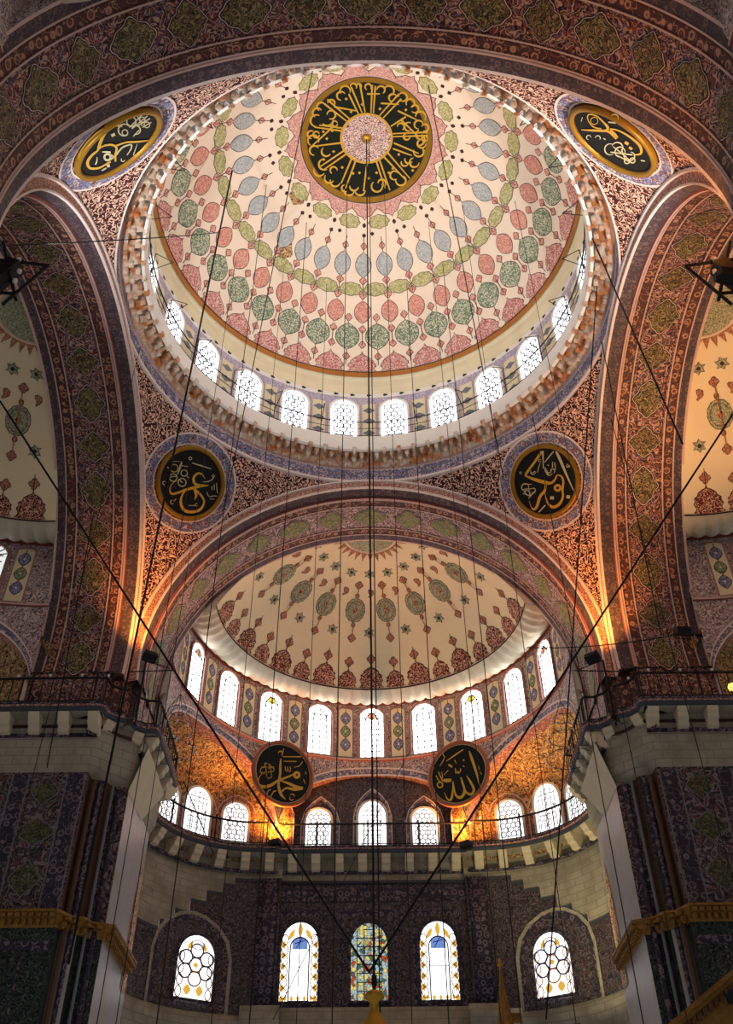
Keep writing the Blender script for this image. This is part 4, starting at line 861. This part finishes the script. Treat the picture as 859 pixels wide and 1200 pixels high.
for dg in (0, 90, -90, 180):
    for j, i in enumerate(range(-4, 5)):
        a = rad(18 * i); P = Vector((7.86 * sin(a), 11.95 + 7.86 * cos(a), 21.42)); n = Vector((-sin(a), -cos(a), 0))
        kd = {0: 'halfo', 2: 'halfy', -2: 'halfy', 4: 'halfo', -4: 'halfo'}.get(i, 'half')
        window(kd if dg == 0 else 'side', rotv(P, dg), rotv(n, dg), 'arched leaded window, %s from the left in the %s half dome' % (ORD[j], SIDE[dg]), 'windows of the %s half dome' % SIDE[dg])
for dg in (0, 90, -90):
    for x, kd in ((-2.38, 'gal'), (-.02, 'galp'), (2.28, 'gal')):
        window(kd, rotv(Vector((x, 19.86, 17.25)), dg), rotv(Vector((0, -1, 0)), dg), '%s window over the %s gallery balcony' % ({-2.38: 'left round-headed', -.02: 'middle pointed', 2.28: 'right round-headed'}[x], SIDE[dg]), 'windows over the gallery balconies')
    for s_ in (-1, 1):
        for j, a in enumerate((16.5, 38., 57., 78.)):
            P = Vector((s_ * (EXC[0] + 4.62 * sin(rad(a))), EXC[1] + 4.62 * cos(rad(a)), 17.2)); n = Vector((-s_ * sin(rad(a)), -cos(rad(a)), 0))
            window('gal' if j != 1 else 'galp', rotv(P, dg), rotv(n, dg), '%s window outward from the middle in the %s curved bay of the %s gallery' % (ORD[j], 'left' if s_ < 0 else 'right', SIDE[dg]), 'windows over the gallery balconies')
for x, kd, lb in ((-2.93, 'low', 'tall amber-bordered window, left of the middle one in the far wall'), (-.18, 'mid', 'dark multicoloured stained glass window in the middle of the far wall'), (2.56, 'low', 'tall amber-bordered window, right of the middle one in the far wall')):
    window(kd, Vector((x, 19.36, 10.95)), Vector((0, -1, 0)), lb, 'lower stained windows')
for s_ in (-1, 1):
    a = 30; P = Vector((s_ * (EXC[0] + 4.5 * sin(rad(a))), EXC[1] + 4.5 * cos(rad(a)), 10.85)); window('ex', P, Vector((-s_ * sin(rad(a)), -cos(rad(a)), 0)), 'stained window with a blue-ringed rosette, in the %s lower niche' % ('left' if s_ < 0 else 'right'), 'lower stained windows')

# ------------------------------------------------------------------ railing round the dome with lamp brackets
root = empty('dome_railing', (0, 0, 30.3)); tag(root, 'thin black iron walkway railing round the foot of the main dome', 'railing')
for nm, z, r in (('top_rail', 31.35, .03), ('middle_rail', 30.95, .018), ('bottom_rail', 30.5, .022)):
    b = MB(); b.tube([(8.1 * sin(2 * pi * i / 96), 8.1 * cos(2 * pi * i / 96), z) for i in range(96)], r, 'iron', 4, True); o = b.build(nm, root); o.location = (0, 0, -30.3)
for i in range(24):
    a = rad(15 * i); c = Vector((8.1 * sin(a), 8.1 * cos(a), 0)); e_ = Vector((cos(a), -sin(a), 0)); b = MB()
    b.tube([c + Vector((0, 0, 30.3)), c + Vector((0, 0, 32.1))], .022, 'iron', 4); b.tube([c + Vector((0, 0, 32.1)), c - c.normalized() * .75 + Vector((0, 0, 31.5))], .02, 'iron', 4); b.tube([c - c.normalized() * .75 + Vector((0, 0, 31.5)), c + Vector((0, 0, 31.0))], .018, 'iron', 4)
    o = b.build('bracket', root); o.location = (0, 0, -30.3)

# ------------------------------------------------------------------ cables
CN = [0]
def cable(p, q_, r, label, group=None, sag=0., name='hanging_cable', mat='cable'):
    p, q_ = Vector(p), Vector(q_); N = 12 if sag else 1
    pts = [p.lerp(q_, i / N) - Vector((0, 0, sag * 4 * (i / N) * (1 - i / N))) for i in range(N + 1)]
    b = MB(); b.tube([x - p for x in pts], r, mat, 5); o = b.build(name); o.location = p; tag(o, label, 'cable', group); return o
def ceil_z(x, y):
    r = hypot(x, y)
    if r < 8.55: return ZC + sqrt(RD * RD - r * r)
    return 29.2
# vertical chandelier cables: pixel at height y=600 and the depth of the row they hang in
verts = [(262, 1.5), (305, 5), (335, 3.5), (372, 6), (400, 2), (463, 2), (492, 6), (533, 3.5), (549, 5), (592, 2.5), (645, 5.5), (230, 4.), (116, 2.), (215, 6.5), (680, 1.5), (745, 4)]
WHERE = ['first', 'second', 'third', 'fourth', 'fifth', 'sixth', 'seventh', 'eighth', 'ninth', 'tenth', 'eleventh', 'twelfth', '13th', '14th', '15th', '16th']
verts.sort()
for i, (px, Y) in enumerate(verts):
    P = aty(px, 600, Y); zt = ceil_z(P.x, P.y)
    if abs(P.x) > 8.6: zt = 27.
    elif hypot(P.x, P.y) > 8.5: zt = 28.9
    cable((P.x, P.y, zt), (P.x, P.y, 3.), .011 + .004 * (i % 2), 'thin vertical chandelier cable, %s from the left at mid height' % WHERE[i], 'vertical chandelier cables')
for dx, lb in ((-.0, 'stout central cable from the dome hub down to the chandelier'), (.11, 'second central cable hanging just right of the stout one')):
    cable((dx, 0, 41.2), (dx, 0, 6.1 if dx == 0 else 4), .026 if dx == 0 else .016, lb, 'central chandelier cables')
def rope(p0, d0, p1, d1, r, label, sag=0.):
    """d: ('y', v) / ('x', v) / ('z', v)"""
    fn = {'x': atx, 'y': aty, 'z': atz}; return cable(fn[d0[0]](*p0, d0[1]), fn[d1[0]](*p1, d1[1]), r, label, 'slanting ropes', sag, 'hoist_rope', 'rope')
rope((272, 200), ('z', 36.5), (80, 1130), ('y', 4.), .035, 'thick black rope slanting down across the left pier')
rope((700, 330), ('z', 29.5), (640, 1195), ('y', 6.), .022, 'black rope on the right, slanting down past the right lower niche window')
rope((502, 100), ('z', 38.), (590, 560), ('y', 5), .02, 'black rope slanting across the right half of the dome')
rope((383, 0), ('y', -9.5), (262, 600), ('y', 3), .016, 'thin rope crossing the left side of the dome')
rope((690, 270), ('z', 30.2), (800, 520), ('x', 7.8), .028, 'rope from the dome railing down across the right arch')
rope((0, 470), ('x', -9.3), (433, 1140), ('y', 0), .026, 'diagonal stay from the left arch to the chandelier')
rope((859, 485), ('x', 9.3), (432, 1140), ('y', 0), .026, 'diagonal stay from the right arch to the chandelier')
rope((0, 288), ('x', -8.2), (262, 272), ('y', 3), .018, 'wire running level from the left edge to the dome', .1)
rope((618, 759), ('y', 7.5), (792, 744), ('x', 8.3), .018, 'level wire at right above the gallery balcony', .15)
rope((215, 915), ('y', 14), (250, 1000), ('y', 12), .02, 'short wire beside the left pier corner')
rope((110, 600), ('x', -8.3), (55, 900), ('x', -8.6), .016, 'thin wire hanging over the left arch soffit')
rope((705, 400), ('x', 7.9), (775, 745), ('x', 8.3), .018, 'thin wire hanging over the right arch soffit')
rope((480, 880), ('y', 17.5), (320, 1195), ('y', 12), .014, 'thin slanting wire in front of the far wall')

# ------------------------------------------------------------------ chandelier top, pulpit spire, tribune edge
zt = aty(433, 1143, 0).z
root = empty('chandelier', (0, 0, zt)); tag(root, 'gilded finial of the central chandelier at the bottom edge', 'chandelier')
b = MB(); b.lathe([(.0, .05), (.05, 0), (.06, -.15), (.03, -.25)], (0, 0, 0), 'iron', 12); b.build('hook', root)
b = MB(); b.lathe([(.02, -.25), (.16, -.32), (.2, -.42), (.08, -.5), (.1, -.56), (.07, -.62), (.12, -.7), (.3, -.98), (.34, -1.2), (.2, -1.42), (.08, -1.5), (.1, -1.7), (.05, -2.)], (0, 0, 0), 'gold', 24); b.build('finial', root)
for i in range(6):
    a = pi / 3 * i; b = MB(); b.tube([(.1 * cos(a), .1 * sin(a), -1.7), (2.6 * cos(a), 2.6 * sin(a), -4.4)], .02, 'iron', 4); b.build('chain', root)
b = MB(); b.tube([(2.6 * cos(2 * pi * i / 48), 2.6 * sin(2 * pi * i / 48), -4.4) for i in range(48)], .05, 'iron', 6, True); b.build('ring', root)
P = aty(585, 1122, 13.)
root = empty('pulpit_spire', P); tag(root, 'slender gilded conical spire of the pulpit at the bottom, right of centre', 'spire')
b = MB(); b.lathe([(.0, .0), (.02, -.05), (.07, -.1), (.02, -.15), (.09, -.24), (.02, -.3), (.04, -.36)], (0, 0, 0), 'gold', 14); b.build('finial', root)
b = MB(); b.lathe([(.03, -.34), (.07, -.8), (.16, -1.3), (.28, -2.1), (.42, -3.2)], (0, 0, 0), 'gilt_cornice', 16)
for i in range(10):
    for j in range(8):
        v = (j + (i % 2) * .5) / 8.; z = -.7 - 2.4 * v; r = .06 + .36 * v; b.decal(lambda u, w2, off, a=2 * pi * i / 10, z=z, r=r: Vector(((r + off) * cos(a + u), (r + off) * sin(a + u), z + w2)), [(-.09, 0), (0, .09), (.09, 0), (0, -.09)], 'brown_strip', 0, 0, .008, 1)
b.build('cone', root)
P = aty(602, 1186, 13.5); b = MB(); b.box((0, 0, 0), (.52, .4, .14), 'corbel_stone'); b.box((0, 0, -.2), (.4, .3, .3), 'gilt_cornice'); b.box((0, 0, -.9), (.3, .26, 1.2), 'corbel_stone')
o = b.build('stone_capital', smooth=False); o.location = P; tag(o, 'pale stone capital beside the pulpit spire at the bottom', 'capital')
# sloping gilt edge, lower right
A_, B_ = aty(868, 1128, 4.), aty(765, 1215, 4.)
root = empty('tribune', A_); tag(root, 'gilt sloping cornice of a raised tribune in the bottom right corner', 'tribune')
b = MB(); dv = B_ - A_; upv = Vector((-dv.z, 0, dv.x)).normalized(); upv = upv if upv.z > 0 else -upv
for o0, o1, y0 in ((0, .1, -.1), (.1, .2, .0), (.2, .5, .08)):
    pts = [Vector((0, 0, 0)) - upv * o0, dv - upv * o0, dv - upv * o1, -upv * o1]; b.face([p + Vector((0, y0, 0)) for p in pts], 'gilt_cornice'); b.face([pts[3] + Vector((0, y0, 0)), pts[2] + Vector((0, y0, 0)), pts[2] + Vector((0, y0 + .12, 0)), pts[3] + Vector((0, y0 + .12, 0))], 'gold'); b.face([p + Vector((0, 1.2, 0)) for p in pts], 'gilt_cornice')
for i in range(16): c = dv * ((i + .5) / 16) - upv * .3; b.box(c + Vector((0, -.02, 0)), (.1, .1, .12), 'brown_strip')
b.build('cornice', root, False)
b = MB(); b.face([-upv * .5 + Vector((0, .1, 0)), dv - upv * .5 + Vector((0, .1, 0)), dv - upv * 3 + Vector((0, .1, 0)), -upv * 3 + Vector((0, .1, 0))], 'gilt_cornice'); b.face([-upv * .5 + Vector((0, 1.2, 0)), dv - upv * .5 + Vector((0, 1.2, 0)), dv - upv * 3 + Vector((0, 1.2, 0)), -upv * 3 + Vector((0, 1.2, 0))], 'gilt_cornice'); b.build('side_panel', root, False)
P = aty(857, 1166, 3.6); b = MB(); b.lathe([(0, .18), (.1, .12), (.14, 0), (.12, -.16), (0, -.2)], (0, 0, 0), 'iron', 10); b.tube([(0, 0, -.2), (0, 0, -1.)], .02, 'iron', 5)
o = b.build('lantern'); o.location = P; tag(o, 'small black lantern at the right edge above the tribune cornice', 'lantern')
for (px, py, Y, lb) in ((90, 1180, 6, 'black bell-shaped weight at the end of a cable, lower left'),):
    pass

# ------------------------------------------------------------------ floodlights and their glow
def flood(P, aim, label, col=(1, .36, .06), power=220, size=.25, spot=110, box=True):
    d_ = (Vector(aim) - Vector(P)).normalized(); root = empty('floodlight', P); tag(root, label, 'floodlight', 'floodlights')
    R = d_.to_track_quat('Z', 'Y').to_matrix(); b = MB(); b.box((0, 0, -.06), (.46, .34, .2), 'iron', R); hs = b.build('housing', root, False)
    b = MB(); b.grid([[R @ Vector((x, y, .05)) for x in (-.17, .17)] for y in (-.12, .12)], 'lamp_amber'); b.build('lens', hs, False)
    b = MB(); b.tube([R @ Vector((-.26, 0, -.05)), R @ Vector((-.26, 0, -.3)), R @ Vector((.26, 0, -.3)), R @ Vector((.26, 0, -.05))], .02, 'iron', 4); b.build('bracket', root, False)
    l = bpy.data.lights.new('flood', 'SPOT'); l.energy = power; l.color = col; l.spot_size = rad(spot); l.spot_blend = .9; l.shadow_soft_size = .12
    lo_ = bpy.data.objects.new('flood_lamp', l); COL.objects.link(lo_); lo_.parent = root; lo_.location = d_ * .12; lo_.rotation_euler = (-d_).to_track_quat('Z', 'Y').to_euler()
    return root
P1 = aty(176, 768, 7.2); P2 = aty(694, 769, 7.2)
flood(P1, (-8.9, 9.0, 23.5), 'black floodlight on a bracket at the foot of the left far pendentive', power=1500, spot=64)
flood(P2, (8.9, 9.0, 23.5), 'black floodlight on a bracket at the foot of the right far pendentive', power=1800, spot=70)
P3 = aty(323, 986, 18.6); P4 = aty(546, 988, 18.6)
flood(P3, (-4.0, 18.75, 19.6), 'black floodlight on the balcony under the left far roundel', power=1100, spot=150)
flood(P4, (4.0, 18.75, 19.6), 'black floodlight on the balcony under the right far roundel', power=1000, spot=150)
flood((8.3, -7.6, 19.0), (8.6, -8.9, 23.5), 'floodlight at the foot of the near right pendentive', power=1300, spot=90)
flood((9.8, 4.5, 17.6), (10.4, -1.0, 28.), 'floodlight on the right gallery ledge washing the right arch', (1, .5, .2), 3600, spot=110)
flood((9.4, 14.0, 17.4), (5.0, 17.6, 20.5), 'floodlight in the right curved bay of the far gallery', (1, .6, .22), 260, spot=140)
flood((6.2, 12.5, 8.2), (8.3, 17.4, 15.4), 'added unseen floodlight low in the right curved bay, washing the stone under the gallery', (1, .82, .42), 1500, spot=80)  # unseen lamp, added below the frame to light the yellowish stone
b = MB(); b.lathe([(0, .14), (.1, .1), (.14, 0), (.1, -.1), (0, -.14)], (0, 0, 0), 'lamp_yellow', 12); o = b.build('yellow_lamp'); o.location = atx(858, 805, 12.2); tag(o, 'glowing yellow lamp behind the right gallery railing at the edge', 'lamp')
# lighting rigs near the left and right edges
def rig(px, py, x, s_, label):
    P = atx(px, py, x); root = empty('lighting_rig', P); tag(root, label, 'lighting rig', 'lighting rigs on the side arches')
    b = MB(); U = 1.0
    for p, q_ in (((0, 0, .55), (1.35, .2, .55)), ((1.35, .2, .55), (.7, .1, -1.2)), ((.1, 0, 1.3), (.9, .2, -.9)), ((.0, .0, .55), (.2, .1, -.7)), ((.2, .1, -.7), (.85, .15, -.7)), ((.75, .1, .6), (.2, .1, -.4))):
        b.tube([(s_ * p[0] - s_ * .6, p[1], p[2]), (s_ * q_[0] - s_ * .6, q_[1], q_[2])], .045, 'iron', 5)
    b.build('frame', root)
    b = MB(); R = Matrix.Rotation(s_ * .45, 3, 'Y'); b.box((-s_ * .1, 0, -.1), (.36, .4, .8), 'iron', R); b.box((-s_ * .1, .0, -.1), (.44, .3, .1), 'iron', R); b.build('housing', root, False)
    for z in (.35, -.15, -.55): b = MB(); b.lathe([(0, .07), (.06, .04), (.06, -.04), (0, -.07)], (s_ * .14 * (1 if z > 0 else 2), -.1, z), 'lampglass', 8); b.build('bulb', root)
    return root
def dome_spot(root, aim, power):
    l = bpy.data.lights.new('dome_flood', 'SPOT'); l.energy = power; l.color = (1, .95, .92); l.spot_size = rad(82); l.spot_blend = 1.; l.shadow_soft_size = .3
    o = bpy.data.objects.new('flood_lamp', l); COL.objects.link(o); o.parent = root; d_ = Vector(aim) - root.location; o.location = d_.normalized() * .75; o.rotation_euler = (-d_).to_track_quat('Z', 'Y').to_euler()
rl = rig(12, 318, -8.6, 1, 'black lighting rig hanging at the left edge in front of the left arch')
rr_ = rig(848, 318, 8.6, -1, 'black lighting rig hanging at the right edge in front of the right arch')
dome_spot(rl, (1.5, 1, 40), 5200); dome_spot(rr_, (-1.5, 1, 40), 5200)
# lamp clusters beside the pier corners
cup = None
def cluster(px, py, Y, s_, label):
    global cup
    P = aty(px, py, Y); root = empty('lamp_cluster', P); tag(root, label, 'chandelier', 'lamp clusters by the far piers')
    b = MB()
    for r, z in ((.35, .9), (.62, .1), (.8, -.7)):
        b.tube([(r * cos(2 * pi * i / 20), r * sin(2 * pi * i / 20), z) for i in range(20)], .014, 'iron', 4, True)
    for i in range(5): a = 2 * pi * i / 5; b.tube([(0, 0, 1.6), (.35 * cos(a), .35 * sin(a), .9), (.62 * cos(a), .62 * sin(a), .1), (.8 * cos(a), .8 * sin(a), -.7)], .01, 'iron', 4)
    b.tube([(0, 0, 1.6), (0, 0, 5.)], .012, 'iron', 4); b.build('wire_frame', root)
    for r, z, n in ((.35, .9, 6), (.62, .1, 9), (.8, -.7, 12)):
        for i in range(n):
            a = 2 * pi * i / n + z
            if cup is None: c = MB(); c.lathe([(.0, -.07), (.02, -.07), (.035, 0), (.038, .05), (.03, .06), (.0, .03)], (0, 0, 0), 'lampglass', 8); o = c.build('glass_cup', root); cup = o.data
            else: o = bpy.data.objects.new('glass_cup', cup); COL.objects.link(o); o.parent = root
            o.location = (r * cos(a), r * sin(a), z)
cluster(205, 858, 10.5, 1, 'wire cluster of small glass lamps hanging beside the left pier corner')
cluster(664, 868, 10.5, -1, 'wire cluster of small glass lamps hanging beside the right pier corner')
# iron poles standing on the gallery corners
for px, py, Y, h, lb in ((158, 850, 8.4, 2.6, 'dark iron pole standing on the left gallery corner'), (722, 850, 8.4, 2.6, 'dark iron pole standing on the right gallery corner')):
    P = aty(px, py, Y); b = MB(); b.tube([(0, 0, 0), (0, 0, h)], .04, 'iron', 5); s_ = 1 if px < 430 else -1; b.tube([(-.6 * s_, 0, h * .82), (1.1 * s_, 0, h * .84)], .025, 'iron', 4); b.tube([(0, 0, h), (.9 * s_, -.1, h * .84)], .02, 'iron', 4); o = b.build('iron_pole'); o.location = P; tag(o, lb, 'pole', 'poles on the gallery corners')
P = aty(790, 743, 8.0); b = MB(); b.tube([(0, 0, 0), (2.4, .2, -.02)], .06, 'iron', 6); o = b.build('iron_bar'); o.location = P; tag(o, 'thick black horizontal bar at the right edge above the railing', 'bar')

# ------------------------------------------------------------------ world, camera
wd = bpy.data.worlds.new('World'); SC.world = wd; wd.use_nodes = True
bg = wd.node_tree.nodes['Background']; bg.inputs[0].default_value = (1, .96, .96, 1); bg.inputs[1].default_value = .2
for o in list(COL.objects):
    if o.parent is None: o.location.z += EYE
cd = bpy.data.cameras.new('Camera'); cam = bpy.data.objects.new('Camera', cd); COL.objects.link(cam)
cd.sensor_fit = 'VERTICAL'; cd.sensor_height = 36; cd.lens = F_PX / 1200 * 36; cd.shift_x = (429.5 - CX) / 1200; cd.clip_end = 200
cam.matrix_world = Matrix.Translation(CAM + Vector((0, 0, EYE))) @ Matrix((RT, -DN, -FW)).transposed().to_4x4()
SC.camera = cam
SC.view_settings.view_transform = 'Standard'; SC.view_settings.look = 'None'; SC.view_settings.exposure = .22; SC.view_settings.gamma = 1; SC.view_settings.use_curve_mapping = False
SC.cycles.max_bounces = 5; SC.cycles.diffuse_bounces = 4; SC.cycles.sample_clamp_indirect = 4
